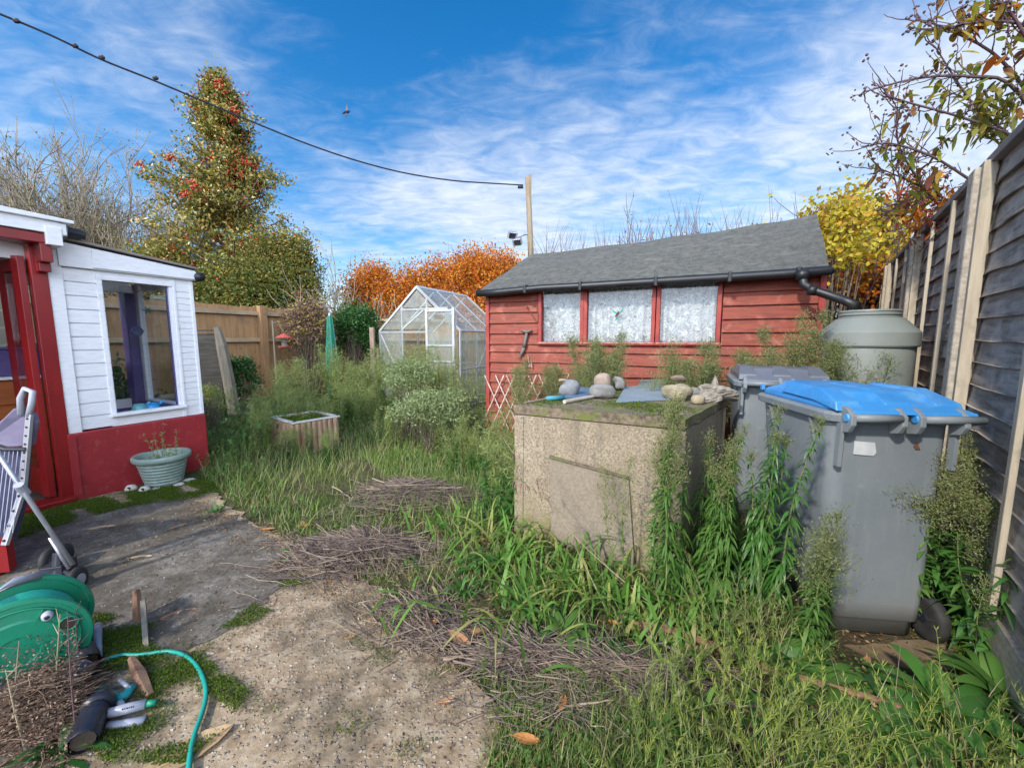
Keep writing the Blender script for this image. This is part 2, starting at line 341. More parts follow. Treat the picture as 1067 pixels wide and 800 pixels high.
m_cream = M('chalky_white_rim', (.62,.6,.55), (.45,.42,.36), .8, 10)
m_purple = M('purple_painted_wood', (.11,.075,.24), (.08,.055,.18), .5, 4)
m_block = M('beige_block_wall', (.36,.31,.23), (.29,.25,.185), .9, 5, bmp=.4)
m_drawer = M('orange_pine_drawers', (.42,.12,.03), (.30,.08,.02), .4, 4, (1,1,5))
m_bglass = M('blue_glass_ornament', (.02,.22,.55), (.03,.35,.6), .15, 20, bmp=0)
m_navy = M('navy_ornament', (.01,.015,.05), (.02,.03,.08), .4, 8)
m_fabric = M('striped_mauve_fabric', (.17,.15,.22), (.12,.10,.17), .8, 10)
m_net = M('dark_blue_mesh_fabric', (.03,.03,.075), (.05,.05,.11), .8, 20)
m_steel = M('dull_silver_tube', (.45,.46,.5), (.36,.37,.42), .35, 10, metal=.5, bmp=0)
m_greencloth = M('green_canvas', (.012,.16,.09), (.008,.11,.065), .7, 10)
m_birdred = M('faded_red_plastic', (.45,.1,.08), None, .5, 8)
m_hb1 = M('turquoise_glass_wing', (.02,.32,.25), (.03,.2,.2), .3, 10, bmp=0)
m_rust = M('rusty_metal', (.20,.06,.025), (.11,.05,.03), .85, 10, c3=(.35,.33,.3), s3=6)
m_glass = glass('window_glass', (.93,.95,.96)); m_ghglass = glass('greenhouse_glass', (.9,.93,.91), milky=.20)
def binmat():
    m, nt, b = newmat('scuffed_grey_bin_plastic'); co = coords(nt)
    c = ramp(nt, noise(nt, co, 2.2, 6, .6), [(.35, (.17,.195,.215)), (.65, (.225,.25,.265))])
    st = ramp(nt, noise(nt, coords(nt, (9, 9, .8)), 2.0, 6, .7), [(.52, 0.0), (.75, .45)]); c = mixc(nt, st, c, (.30,.31,.30))
    sc = ramp(nt, noise(nt, coords(nt, (1, 1, 1), rot=(.4,.9,.2)), 30, 8, .8), [(.60, 0.0), (.68, .35)]); c = mixc(nt, sc, c, (.36,.36,.35))
    sx = nt.nodes.new('ShaderNodeSeparateXYZ'); nt.links.new(coords(nt), sx.inputs[0]); mr = nd(nt, 'ShaderNodeMapRange'); mr.inputs[1].default_value = .24; mr.inputs[2].default_value = 0; mr.inputs[4].default_value = .7; nt.links.new(sx.outputs[2], mr.inputs[0])
    mu = nt.nodes.new('ShaderNodeMath'); mu.operation = 'MULTIPLY'; nt.links.new(mr.outputs[0], mu.inputs[0]); nt.links.new(ramp(nt, noise(nt, co, 14, 7, .75), [(.4, 0.0), (.62, 1.0)]), mu.inputs[1]); c = mixc(nt, mu.outputs[0], c, (.24,.20,.145))
    nt.links.new(c, b.inputs['Base Color']); nt.links.new(ramp(nt, noise(nt, co, 12, 5, .7), [(.3, .36), (.7, .58)]), b.inputs['Roughness']); bump(nt, b, noise(nt, co, 260, 2, .5), .12, .001); return m
m_bin = binmat()
def lace():
    m, nt, b = newmat('white_lace'); co = coords(nt)
    v = voro(nt, co, 16, 'SMOOTH_F1'); n = noise(nt, co, 22, 6, .7, 1.6)
    w = ramp(nt, n, [(.44, (.22,.22,.21)), (.5, (.50,.49,.46)), (.56, (.72,.70,.66))]); c = mixc(nt, ramp(nt, v, [(.28, 0.0), (.36, .55)]), w, (.36,.38,.40))
    nt.links.new(c, b.inputs['Base Color']); b.inputs['Roughness'].default_value = .9; return m
m_lace = lace()
def ground_mat():
    m, nt, b = newmat('weedy_soil'); co = coords(nt)
    a = ramp(nt, noise(nt, co, 9, 8, .7), [(.3, (.045,.032,.02)), (.5, (.10,.075,.048)), (.7, (.19,.15,.09))])
    g = ramp(nt, noise(nt, co, 30, 4, .6), [(.3, (.04,.07,.015)), (.7, (.09,.13,.03))])
    c = mixc(nt, ramp(nt, noise(nt, co, 1.3, 6, .65), [(.42, 0.0), (.56, .8)]), a, g)
    nt.links.new(c, b.inputs['Base Color']); b.inputs['Roughness'].default_value = .95; b.inputs['Specular IOR Level'].default_value = .15
    bump(nt, b, noise(nt, co, 40, 8, .7), .9, .03); return m
def patio_mat():
    m, nt, b = newmat('exposed_aggregate_concrete'); co = coords(nt)
    base = ramp(nt, noise(nt, co, 9, 9, .75), [(.34, (.19,.13,.08)), (.5, (.37,.275,.175)), (.66, (.52,.42,.30))])
    vn = nd(nt, 'ShaderNodeTexVoronoi', Scale=62.0, Randomness=1.0); nt.links.new(co, vn.inputs['Vector'])
    sep = nt.nodes.new('ShaderNodeSeparateColor'); nt.links.new(vn.outputs['Color'], sep.inputs[0])
    peb = ramp(nt, sep.outputs[0], [(0, (.12,.09,.07)), (.2, (.38,.25,.16)), (.4, (.48,.42,.34)), (.6, (.24,.21,.19)), (.8, (.55,.45,.32)), (1, (.66,.62,.55))])
    mask = nt.nodes.new('ShaderNodeMath'); mask.operation = 'MULTIPLY'
    nt.links.new(ramp(nt, vn.outputs['Distance'], [(.30, 1.0), (.42, 0.0)]), mask.inputs[0]); nt.links.new(ramp(nt, sep.outputs[1], [(.35, 0.0), (.5, .9)]), mask.inputs[1])
    c = mixc(nt, mask.outputs[0], base, peb)
    st = ramp(nt, noise(nt, co, 1.9, 9, .75), [(.47, 0.0), (.6, .75)]); c = mixc(nt, st, c, (.115,.095,.065))
    sp = ramp(nt, noise(nt, co, 26, 5, .6), [(.64, 0.0), (.7, .8)]); c = mixc(nt, sp, c, (.06,.05,.035))
    nt.links.new(c, b.inputs['Base Color']); b.inputs['Roughness'].default_value = .9; b.inputs['Specular IOR Level'].default_value = .25
    h = nt.nodes.new('ShaderNodeMath'); h.operation = 'ADD'; nt.links.new(noise(nt, co, 30, 8, .7), h.inputs[0]); nt.links.new(mask.outputs[0], h.inputs[1])
    bump(nt, b, h.outputs[0], .8, .008); return m
def slab_mat():
    m, nt, b = newmat('dark_stained_slab'); co = coords(nt)
    c = ramp(nt, noise(nt, co, 5, 9, .72), [(.36, (.045,.038,.03)), (.46, (.09,.08,.065)), (.55, (.155,.14,.12)), (.62, (.25,.225,.19)), (.72, (.38,.34,.28))])
    gm = ramp(nt, noise(nt, co, 2.1, 7, .7), [(.56, 0.0), (.66, .8)]); c = mixc(nt, gm, c, (.05,.065,.018)); sp2 = ramp(nt, noise(nt, co, 60, 4, .7), [(.42, 0.0), (.6, 1.0)]); c = mixc(nt, mixc(nt, .45, (0.,0.,0.), sp2), c, (.30,.26,.21)); ww = ramp(nt, noise(nt, co, 1.7, 8, .75), [(.44, 0.0), (.56, .8)]); c = mixc(nt, ww, c, (.07,.055,.035))
    nt.links.new(c, b.inputs['Base Color']); b.inputs['Roughness'].default_value = .85; bump(nt, b, noise(nt, co, 24, 8, .7), .7, .012); return m
#@@SETTING
patio_px = [(-260,1000),(-200,600),(-40,535),(75,518),(140,510),(212,503),(232,520),(262,545),(300,562),(345,590),(395,612),(425,650),(470,690),(512,722),(520,760),(500,812),(470,1000)]
patio = gpoly(patio_px)
def gz(x, y):
    x = np.asarray(x, float); y = np.asarray(y, float)
    d = polydist(x, y, patio); ins = inpoly(x.ravel(), y.ravel(), patio).reshape(x.shape)
    k = np.where(ins, 0, np.clip(d/.35, 0, 1))*np.clip((14-np.hypot(x, y))/4, 0, 1)
    b = .018*np.sin(3.1*x+1.3*y)+.014*np.sin(5.3*y-2.2*x+1)+.010*np.sin(9*x+7*y)+.02
    dip = -.115*np.exp(-(((x-1.9)/.55)**2+((y-1.95)/.5)**2)**2)
    return k*b*(1-np.exp(-((x-1.9)**2+(y-1.9)**2)*1.5))+dip+np.where(ins, -.012, 0)
def gp(xy): return np.column_stack([xy, gz(xy[:, 0], xy[:, 1])])
ax = np.concatenate([-np.geomspace(400, 9, 14), np.arange(-8, 8.01, .08), np.geomspace(9, 400, 14)])
ay = np.concatenate([-np.geomspace(300, 2, 10), np.arange(-1, 13.01, .08), np.geomspace(14, 600, 16)])
X, Y = np.meshgrid(ax, ay); Z = gz(X, Y)
n1, n0 = X.shape; i = np.arange(n1-1)[:, None]; j = np.arange(n0-1)[None]
g = Geo().addq(np.stack([X, Y, Z], -1), np.stack([i*n0+j, i*n0+j+1, (i+1)*n0+j+1, (i+1)*n0+j], -1).reshape(-1, 4))
tag(mesh('ground', g, ground_mat(), smooth=True), kind='structure')
def ragged(poly, amp, step=.06, keep=()):
    out = []
    for k in range(len(poly)):
        a, b = poly[k], poly[(k+1) % len(poly)]; n = max(1, int(np.hypot(*(b-a))/step))
        nn = np.array([-(b-a)[1], (b-a)[0]])/np.hypot(*(b-a))
        for q in range(n): out.append(a+(b-a)*q/n+nn*rng.normal(0, amp))
    return out
g = Geo().prism(ragged(patio, .018), -.02, .004); tag(mesh('patio', g, patio_mat()), kind='structure')
dark = gpoly([(-180,620),(-30,548),(75,534),(150,520),(222,524),(270,553),(318,585),(290,612),(262,640),(215,668),(170,690),(120,700),(60,780),(-100,900),(-200,900)])
g = Geo().prism(ragged(dark, .022, .04), -.015, .008); tag(mesh('path', g, slab_mat()), kind='structure')
g = Geo().prism(ragged(gpoly([(835,655),(1000,648),(1010,700),(960,730),(850,722)]), .01), -.16, -.092)
o = tag(mesh('paving_slab', g, M('brown_worn_slab', (.24,.17,.10), (.13,.09,.055), .9, 8, c3=(.10,.11,.03), s3=6, bmp=.5)), 'worn brown concrete slab under the blue lidded bin', 'paving slab')
#@@SHED
def frame_at(o, ax):   # local frame: origin, x axis direction in plan -> function local->world
    a = np.array([ax[0], ax[1], 0.0]); a /= np.linalg.norm(a); b = np.array([-a[1], a[0], 0.0]); o = np.array(o, float)
    return (lambda x, y, z: o+a*x+b*y+np.array([0, 0, z])), a, b
SL, sa, sb = frame_at((-.314, 5.18, 0), (3.209, -1.446)); SLEN = 3.52; srz = math.atan2(sa[1], sa[0])
shed = empty('garden_shed', (-.314, 5.18, 0), 'long red timber garden shed with grey felt roof and three lace curtained windows', 'shed', rz=srz)
# clapboards, built in shed-local coordinates (x along the wall, y back)
def boards(x0, x1, z0, z1, step=.132, y=0):
    g = Geo(); z = z0
    while z < z1-.01:
        h = min(step, z1-z); xs = np.linspace(x0, x1, max(2, int((x1-x0)/.35)+1)); w = rng.normal(0, .0025, len(xs))
        a = [(x, y-.030+w[k], z+w[k]) for k, x in enumerate(xs)]; b_ = [(x, y-.004, z+h+.012) for x in xs]; c = [(x, y-.012, z+w[k]) for k, x in enumerate(xs)]
        n = len(xs); g.add(a+b_+c, [(i, i+1, n+i+1, n+i) for i in range(n-1)]+[(2*n+i, 2*n+i+1, i+1, i) for i in range(n-1)]); z += h
    return g
wins = [(.752, 1.231), (1.312, 2.016), (2.105, 2.646)]; wz0, wz1 = 1.365, 1.985
g = boards(0, SLEN, .05, wz0-.03); 
for q in (boards(0, .70, wz0-.03, 2.06), boards(2.70, SLEN, wz0-.03, 2.06)):
    g.add(q.V[0] if len(q.V) == 1 else np.vstack(q.V), q.Fc)
g.box((SLEN/2, .03, .7), (SLEN-.02, .04, 1.3)); g.box((.35, .03, 1.7), (.69, .04, .7)); g.box((3.1, .03, 1.7), (.82, .04, .7))
mesh('front_wall', g, m_red, shed)
g = Geo()
for x in (0, SLEN): g.prism([(x-.015, .02), (x+.015, .02), (x+.015, 2.3), (x-.015, 2.3)], .05, 2.06)
g.box((SLEN/2, 2.3, 1.05), (SLEN, .03, 2.0))
mesh('side_wall', g, m_red, shed)
for x in (.012, SLEN-.012): mesh('corner_trim', Geo().box((x, -.022, 1.03), (.05, .045, 1.99)), m_redtrim, shed, bevel=.004)
def window_frame(x0, x1):
    g = Geo(); w = .04
    g.box(((x0+x1)/2, -.016, wz0-.018), (x1-x0+.10, .075, .036)); g.box(((x0+x1)/2, -.012, wz1+.02), (x1-x0+.08, .06, .05))
    for x in (x0-.02, x1+.02): g.box((x, -.014, (wz0+wz1)/2), (w, .064, wz1-wz0))
    return g
for k, (x0, x1) in enumerate(wins):
    f = mesh('window', window_frame(x0, x1), m_redtrim, shed, bevel=.003)
    mesh('pane', Geo().box(((x0+x1)/2, .0, (wz0+wz1)/2), (x1-x0, .004, wz1-wz0)), m_glass, f)
    mesh('sill', Geo().box(((x0+x1)/2, -.058, wz0-.012), (x1-x0+.06, .008, .012)), M('flaking_pale_sill', (.5,.35,.3), (.4,.12,.08), .8, 20), f)
    # curtain
    n = 90; xs = np.linspace(x0-.0, x1+.0, n); ys = .05+.014*np.sin(xs*62+k+2*np.sin(xs*9))+.008*np.sin(xs*23); V = np.concatenate([np.stack([xs, ys, np.full(n, wz0)], 1), np.stack([xs, ys*1.0, np.full(n, wz1)], 1)])
    V2 = V+np.array([0, .002, 0]); g = Geo().add(np.vstack([V, V2]), [(i, i+1, n+i+1, n+i) for i in range(n-1)]+[(2*n+i, 3*n+i, 3*n+i+1, 2*n+i+1) for i in range(n-1)])
    c = empty('lace_curtain', SL(x0, 0, wz0), ['white lace curtain in the left shed window', 'white lace curtain in the middle shed window behind the hummingbird ornament', 'white lace curtain in the right shed window'][k], 'curtain', 'lace curtains in the shed windows', srz)
    M4 = np.array([x0, 0, wz0]); g.V = [v-M4 for v in g.V]; mesh('cloth', g, m_lace, c, smooth=True)
# dark sheet added so that the room behind the lace is dark
mesh('dark_backing', Geo().box((1.7, 1.2, 1.65), (2.3, .02, .9)), M('dark_shed_interior', (.03,.025,.02)), shed)
# roof: front slope from eave to ridge, ridge sags and rises to the right
D = 1.15
pn = sb; p0 = SL(0, D, 0); f_sh = Matrix(((sa[0], sb[0], 0, -.314), (sa[1], sb[1], 0, 5.18), (0, 0, 1, 0), (0, 0, 0, 1)))
inv = np.array(f_sh.inverted())
def tol(p): p = np.array(p); return inv[:3,:3] @ p+inv[:3,3]
rid = [tol(hit(u, v, p0, pn)) for u, v in ((555,265),(610,259),(660,253),(703,247),(759,239),(805,232),(851,223))]
eav = [tol(hit(u, v, SL(0, -.13, 0), pn)) for u, v in ((499,303.5),(555,297),(612,294),(672,290),(735,286),(800,282),(864,277))]
nu, nv = 61, 14
g = Geo(); V = []
R_ = np.array(rid); E_ = np.array(eav); tu = np.linspace(0, 1, nu); tk = np.linspace(0, 1, 7)
Ri = np.stack([np.interp(tu, tk, R_[:, c]) for c in range(3)], 1); Ei = np.stack([np.interp(tu, tk, E_[:, c]) for c in range(3)], 1)
rows = []
Be = Ri*1.0; Be[:, 1] = 2*D+.15; Be[:, 2] = Ei[:, 2]
for q in np.linspace(0, 1, nv): rows.append(Ei*(1-q)+Ri*q+np.array([0, 0, 1])*(.008*np.sin(q*9+tu*23)+.012*math.sin(q*PI))[:, None])
for q in np.linspace(0, 1, 4)[1:]: rows.append(Ri*(1-q)+Be*q)
top = np.vstack(rows); low = top-np.array([0, 0, .028]); nr = len(rows)
f = [(r*nu+c, r*nu+c+1, (r+1)*nu+c+1, (r+1)*nu+c) for r in range(nr-1) for c in range(nu-1)]; nT = nr*nu
f += [tuple(nT+q for q in t[::-1]) for t in f]
f += [(c, nT+c, nT+c+1, c+1) for c in range(nu-1)]+[((r)*nu+nu-1, nT+r*nu+nu-1, nT+(r+1)*nu+nu-1, (r+1)*nu+nu-1) for r in range(nr-1)]+[((r)*nu, (r+1)*nu, nT+(r+1)*nu, nT+r*nu) for r in range(nr-1)]
g.add(np.vstack([top, low]), f)
def felt():
    m, nt, b = newmat('sanded_roof_felt'); co = coords(nt)
    base = ramp(nt, noise(nt, co, 14, 10, .8), [(.36, (.065,.067,.062)), (.62, (.135,.135,.123))])
    br = nd(nt, 'ShaderNodeTexBrick', Scale=1.0); br.inputs['Brick Width'].default_value = .11; br.inputs['Row Height'].default_value = .075; br.inputs['Mortar Size'].default_value = .006
    br.inputs['Color1'].default_value = (.85,.85,.85,1); br.inputs['Color2'].default_value = (1,1,1,1); br.inputs['Mortar'].default_value = (.55,.55,.55,1); br.inputs['Mortar Smooth'].default_value = .6; nt.links.new(co, br.inputs['Vector'])
    c = mixc(nt, .38, base, br.outputs[0], 'MULTIPLY'); st = ramp(nt, noise(nt, coords(nt, (1, 3, 1)), 2.2, 6, .7), [(.55, 0.0), (.72, .5)]); c = mixc(nt, st, c, (.22,.21,.17))
    nt.links.new(c, b.inputs['Base Color']); b.inputs['Roughness'].default_value = .92; b.inputs['Specular IOR Level'].default_value = .2
    bump(nt, b, noise(nt, co, 120, 4, .7), .7, .006); return m
roof = mesh('roof', g, felt(), shed)
# felt lap strip below the ridge, and ridge cap
g = Geo(); q = .72
st = Ei*(1-q)+Ri*q+np.array([0, 0, .022]); en = Ei*(1-q+.03)+Ri*(q-.03)+np.array([0, 0, .022])
for c in range(nu-1): g.add([en[c], en[c+1], st[c+1], st[c], en[c]-[0,0,.02], en[c+1]-[0,0,.02], st[c+1]-[0,0,.02], st[c]-[0,0,.02]], BOXF)
mesh('felt_seam', g, m_felt, roof)
g = Geo()   # triangular gable ends closing the roof
for e, r_ in ((Ei[0]+[.14,.13,-.03], Ri[0]+[-.35,0,-.03]), (Ei[-1]+[-.12,.13,-.03], Ri[-1]+[-.05,0,-.03])):
    x = SLEN-.01 if e[0] > 2 else .01
    g.slab([(x, .0, 2.03), (x, 2.3, 2.03), (x, D, r_[2]-.1)], .02)
mesh('gable', g, m_red, shed)
g = Geo()
g.tube([Ei[0]+[-.01,-.02,-.03], *[Ei[k]+[0,-.035,-.045] for k in range(4, nu, 8)], Ei[-1]+[.0,-.02,-.045]], .042, 10)
gut = mesh('gutter', g, m_gut, shed, smooth=True)
for x in (.62, 1.28, 2.05, 2.75, 3.28):
    k = int(np.argmin(abs(Ei[:, 0]-x))); c = Ei[k]+[0,-.035,-.045]; mesh('gutter_bracket', Geo().box(c, (.035, .10, .10)), m_gut, gut, bevel=.008)
g = Geo()
dp = [P(836,284,3.62), P(837,296,3.60), P(846,302,3.56), P(862,307,3.48), P(880,313,3.38), P(893,319,3.28)]
dp = [tol(p) for p in dp]; g.tube(dp, .036, 12); g.tube([dp[0]+[0,0,.02], dp[0]-[0,0,.06]], .050, 12); g.tube([dp[2]-[.03,0,0], dp[2]+[.03,-.01,-.01]], .045, 12)
mesh('downpipe', g, m_gut, gut, smooth=True)
def onshed(u, v, y=-.05): return hit(u, v, SL(0, y, 0), sb)
# hummingbird
c = onshed(644, 327, -.012); hb = empty('hummingbird_ornament', c, 'small turquoise hummingbird ornament stuck on the middle shed window', 'ornament', rz=srz)
g = Geo().tube([(-.03,0,-.035),(-.012,0,-.01),(.004,0,.012),(.012,0,.02)], [.004,.014,.014,.008], 8).tube([(.012,0,.02),(.045,0,.03)], [.004,.0015], 6); mesh('body', g, m_crim, hb, smooth=True)
g = Geo().slab([(.0,-.004,.01),(-.065,-.004,.045),(-.055,-.004,.015),(-.01,-.004,-.005)], .004).slab([(.008,-.004,.01),(.05,-.004,.06),(.055,-.004,.035),(.02,-.004,.0)], .004); mesh('wing', g, m_hb1, hb)
g = Geo().slab([(-.012,-.002,-.01),(-.03,-.002,-.075),(-.005,-.002,-.06),(.004,-.002,-.005)], .004); mesh('tail', g, m_hb1, hb)
# window stay, hanging tool, hooks
a, b_ = onshed(549, 320), onshed(558, 334); o_ = empty('window_stay', b_, 'thin dark metal window stay on red boards left of the windows', 'window stay', rz=0)
g = Geo().tube([a, b_], .006, 6).tube([onshed(560,318), onshed(561,336)], .006, 6).tube([a+[0,0,-.012], a+[0,0,.012]], .013, 8); wpart('bar', g, m_rust, o_)
tl = empty('hanging_tool', onshed(549, 345), 'weathered grey pointed metal tool hanging on the red shed wall', 'tool')
g = Geo().tube([onshed(543,344), onshed(549,346), onshed(554,344)], [.012,.02,.014], 7).tube([onshed(549,346), onshed(547,356), onshed(546,362)], [.016,.022,.026], 7).tube([onshed(546,362), onshed(543,369), onshed(541,374)], [.026,.018,.006], 7); wpart('blade', g, M('weathered_grey_metal', (.2,.19,.16), (.12,.1,.09)), tl, smooth=True)
hk = empty('wall_hook', onshed(550, 380), 'pair of small pale hooks on the red shed wall above the trellis', 'hook')
g = Geo().tube([onshed(546,382), onshed(549,379), onshed(548,384)], .01, 6).tube([onshed(551,382), onshed(554,378), onshed(554,383)], .01, 6).tube([onshed(550,370), onshed(551,378)], .004, 5); wpart('hook', g, m_ptrellis, hk)
# expanding trellis
tr = empty('wall_trellis', onshed(515, 440), 'peeling white diamond trellis fixed low on the left end of the red shed', 'trellis')
g = Geo()
for k in range(7):
    u0 = 503+k*11.3
    g.beam(onshed(u0+2, 391-k*.2, -.055), onshed(u0+27, 447, -.055), .014, .008, up=-sb)
    g.beam(onshed(u0+22, 391-k*.2, -.067), onshed(u0-3, 447, -.067), .014, .008, up=-sb)
wpart('lattice', g, m_ptrellis, tr)
#@@GREENHOUSE
GL, ga, gb = frame_at((-2.85, 8.55, 0), (.9115, -.411)); grz = math.atan2(ga[1], ga[0])
gh = empty('greenhouse', (-2.85, 8.55, 0), 'small aluminium greenhouse with misty glass panes beside the red shed', 'greenhouse', rz=grz)
W, DG, ez, rz_ = 2.02, 1.95, 1.56, 2.44
fr = Geo(); T = .035
def bar(a, b, w=T): fr.beam(a, b, w, w, up=(0.3, 1, .2))
for y in (0, DG):
    for x in (0, W): bar((x, y, 0), (x, y, ez))
    bar((0, y, ez), (W/2, y, rz_), .04); bar((W/2, y, rz_), (W, y, ez), .04); bar((0, y, .02), (W, y, .02))
for x in (.62, 1.25): bar((x, 0, 0), (x, 0, ez+.87*(x if x < 1 else W-x)-.02))
bar((0, 0, ez-.02), (1.25, 0, ez-.02)); bar((.6, 0, 2.0), (1.75, 0, 2.0), .045)
bar((.62, 0, 1.60), (1.2, 0, 2.0), .025); bar((.03, 0, 1.5), (.35, 0, .9), .02)
for z in (.03, ez): 
    for x in (0, W): bar((x, 0, z), (x, DG, z))
bar((W/2, 0, rz_), (W/2, DG, rz_), .05)
for y in (.65, 1.3):
    for x in (0, W): bar((x, y, 0), (x, y, ez), .025); bar((x, y, ez), (W/2, y, rz_), .03)
bar((W, .6, ez-.9), (W, 1.3, ez), .02); bar((W, 0, .8), (W, DG, .8), .025); bar((0, DG, .8), (W, DG, .8), .025)
for x in (.5, 1.0, 1.5): bar((x, DG, 0), (x, DG, ez+.4), .025)
mesh('frame', fr, m_alu, gh)
def gpane(pts): return mesh('glass_panel', Geo().slab(pts, .004), m_ghglass, gh)
gpane([(.02,0,.05),(.6,0,.05),(.6,0,1.52),(.02,0,1.52)]); gpane([(.03,0,1.6),(.6,0,1.6),(.6,0,2.05)]); gpane([(.64,0,1.6),(1.22,0,1.6),(1.22,0,1.97),(.64,0,1.97)]); gpane([(.64,0,2.04),(1.38,0,2.04),(1.01,0,2.38)])
gpane([(W,0.03,.05),(W,DG-.03,.05),(W,DG-.03,1.52),(W,.03,1.52)]); gpane([(0,0.03,.05),(0,DG-.03,.05),(0,DG-.03,1.52),(0,.03,1.52)]); gpane([(.03,DG,.05),(W-.03,DG,.05),(W-.03,DG,1.52),(.03,DG,1.52)])
gpane([(0,.02,ez),(0,DG,ez),(W/2,DG,rz_),(W/2,.02,rz_)]); gpane([(W,.02,ez+.01),(W,DG,ez+.01),(W/2,DG,rz_+.01),(W/2,.02,rz_+.01)])
dr = Geo()
for p, q in (((1.27,-.05,.1),(1.27,-.05,2.0)),((1.9,-.05,.1),(1.9,-.05,2.0)),((1.27,-.05,.12),(1.9,-.05,.12)),((1.27,-.05,1.95),(1.9,-.05,1.95)),((1.27,-.05,.95),(1.9,-.05,.95)),((1.27,-.05,1.27),(1.9,-.05,1.27))): dr.beam(p, q, .05, .03, up=(0, 1, 0) if p[2] != q[2] else (0, 0, 1))
door = mesh('door', dr, m_alu, gh); mesh('glass', Geo().box((1.585, -.05, 1.05), (.58, .004, 1.85)), m_ghglass, door)
pw = G(390, 412); po = empty('timber_post', (-2.98, 8.45, 0), 'weathered pinkish post at the left corner of the greenhouse', 'post')
g = Geo().box((0,0,.82), (.09,.09,1.64)).box((.1,.02,.6), (.04,.05,1.2)); mesh('shaft', g, M('pinkish_worn_post', (.36,.24,.19), (.25,.18,.14), .85, 8), po, bevel=.006)
#@@PORCH
A0 = np.array([-3.35, 4.17, 0]); dn = norm(np.array([-.454, -.891, 0])); nn = np.array([-dn[1], dn[0], 0])  # dn: toward camera, nn: outward
if nn[0] < 0: nn = -nn
prz = math.atan2(dn[1], dn[0])
porch = empty('house_porch', A0, 'white boarded garden porch with dark red plinth and open red door', 'porch')
def W3(s, o, z): return A0+dn*s+nn*o+np.array([0, 0, z])
def pb(g, s0, s1, o0, o1, z0, z1, dz=0):   # box in porch coordinates, dz lifts the s0 end down to s1 end (sloping top)
    v = [W3(s0,o0,z0), W3(s1,o0,z0), W3(s1,o1,z0), W3(s0,o1,z0), W3(s0,o0,z1), W3(s1,o0,z1+dz), W3(s1,o1,z1+dz), W3(s0,o1,z1)]
    return g.add(v, BOXF)
WD = 1.24
g = Geo(); pb(g, -.03, 1.0, -.12, .035, -.03, .595); pb(g, -.03, .09, -WD, -.12, -.03, .595); mesh_ = wpart('plinth', g, m_hred, porch, bevel=.01)
g = Geo(); pb(g, .955, 1.0, .03, .055, 0, .57); wpart('plinth_edge', g, m_hred, mesh_)
g = Geo(); z = .61
while z < 2.1:      # shiplap boards right of the door
    pb(g, .66, .93, -.06, .004, z, min(z+.106, 2.13)); pb(g, .66, .93, -.06, -.014, z+.106, z+.116); z += .116
pb(g, .0, .70, -.06, .0, .60, .70); pb(g, 0, .72, -.06, 0, 1.93, 2.0, .08)
z = .7
while z < 1.93: pb(g, .0, .125, -.06, .004, z, z+.055); pb(g, .0, .125, -.06, -.005, z+.055, z+.062); z += .062
wpart('white_boarding', g, m_white, porch)
g = Geo(); pb(g, -.03, .0, -.06, .012, .6, 2.0); pb(g, .125, .15, -.05, .014, .6, 1.99); pb(g, .90, .985, -.03, .02, .54, 2.13)
wpart('corner_board', g, m_white, porch, bevel=.004)
g = Geo(); pb(g, .15, .175, -.06, .002, .72, 1.92); pb(g, .665, .70, -.06, .012, .70, 1.97); pb(g, .15, .70, -.06, .016, 1.92, 1.955); 
win = wpart('window', g, m_white, porch, bevel=.003)
wpart('pane', pb(Geo(), .17, .67, -.032, -.028, .70, 1.93), m_glass, win)
wpart('sill', pb(Geo(), .13, .71, -.06, .045, .690, .718), m_white, win, bevel=.005)
wpart('inner_edge', pb(Geo(), .172, .186, -.058, -.033, .72, 1.92), m_purple, win)
g = Geo(); pb(g, -.05, .92, .0, .04, 2.0, 2.10, .10); pb(g, -.05, .72, .04, .055, 2.01, 2.085, .075); wpart('fascia', g, m_white, porch, bevel=.004)
g = Geo(); g.add([W3(-.05,.07,2.115), W3(1.3,.07,2.265), W3(1.3,-WD-.1,2.265), W3(-.05,-WD-.1,2.115), W3(-.05,.07,2.135), W3(1.3,.07,2.285), W3(1.3,-WD-.1,2.285), W3(-.05,-WD-.1,2.135)], BOXF)
rf = wpart('roof', g, m_cap, porch)
g = Geo().tube([W3(-.07,.09,2.04), W3(-.07,-WD,2.04)], .045, 10); wpart('gutter', g, m_gut, porch, smooth=True)
# upper canopy over the door
g = Geo(); pb(g, .90, 2.3, .10, .22, 2.22, 2.31, .05); pb(g, .86, 2.3, .06, .25, 2.315, 2.34, .06); pb(g, .93, 1.02, .04, .23, 2.13, 2.27)
wpart('canopy', g, m_white, porch, bevel=.005)
g = Geo().tube([W3(.80,.10,2.27), W3(.80,-.5,2.27)], .045, 10).tube([W3(.86,.08,2.27), W3(.76,.10,2.26)], [.05,.03], 10); wpart('canopy_gutter', g, m_gut, porch)
g = Geo(); pb(g, .99, 2.3, .02, .20, 2.14, 2.21, .04); pb(g, .985, 1.05, .04, .19, 2.0, 2.15); pb(g, .985, 1.05, .04, .12, 1.93, 2.0); wpart('door_beam', g, m_dred, porch, bevel=.005)
g = Geo(); pb(g, .985, 1.075, -.07, .03, -.02, 2.14); wpart('door_frame', g, m_dred, porch, bevel=.004)
g = Geo(); pb(g, 1.0, 1.9, -.1, .10, .02, .06); wpart('doorstep', g, m_dred, porch, bevel=.006)
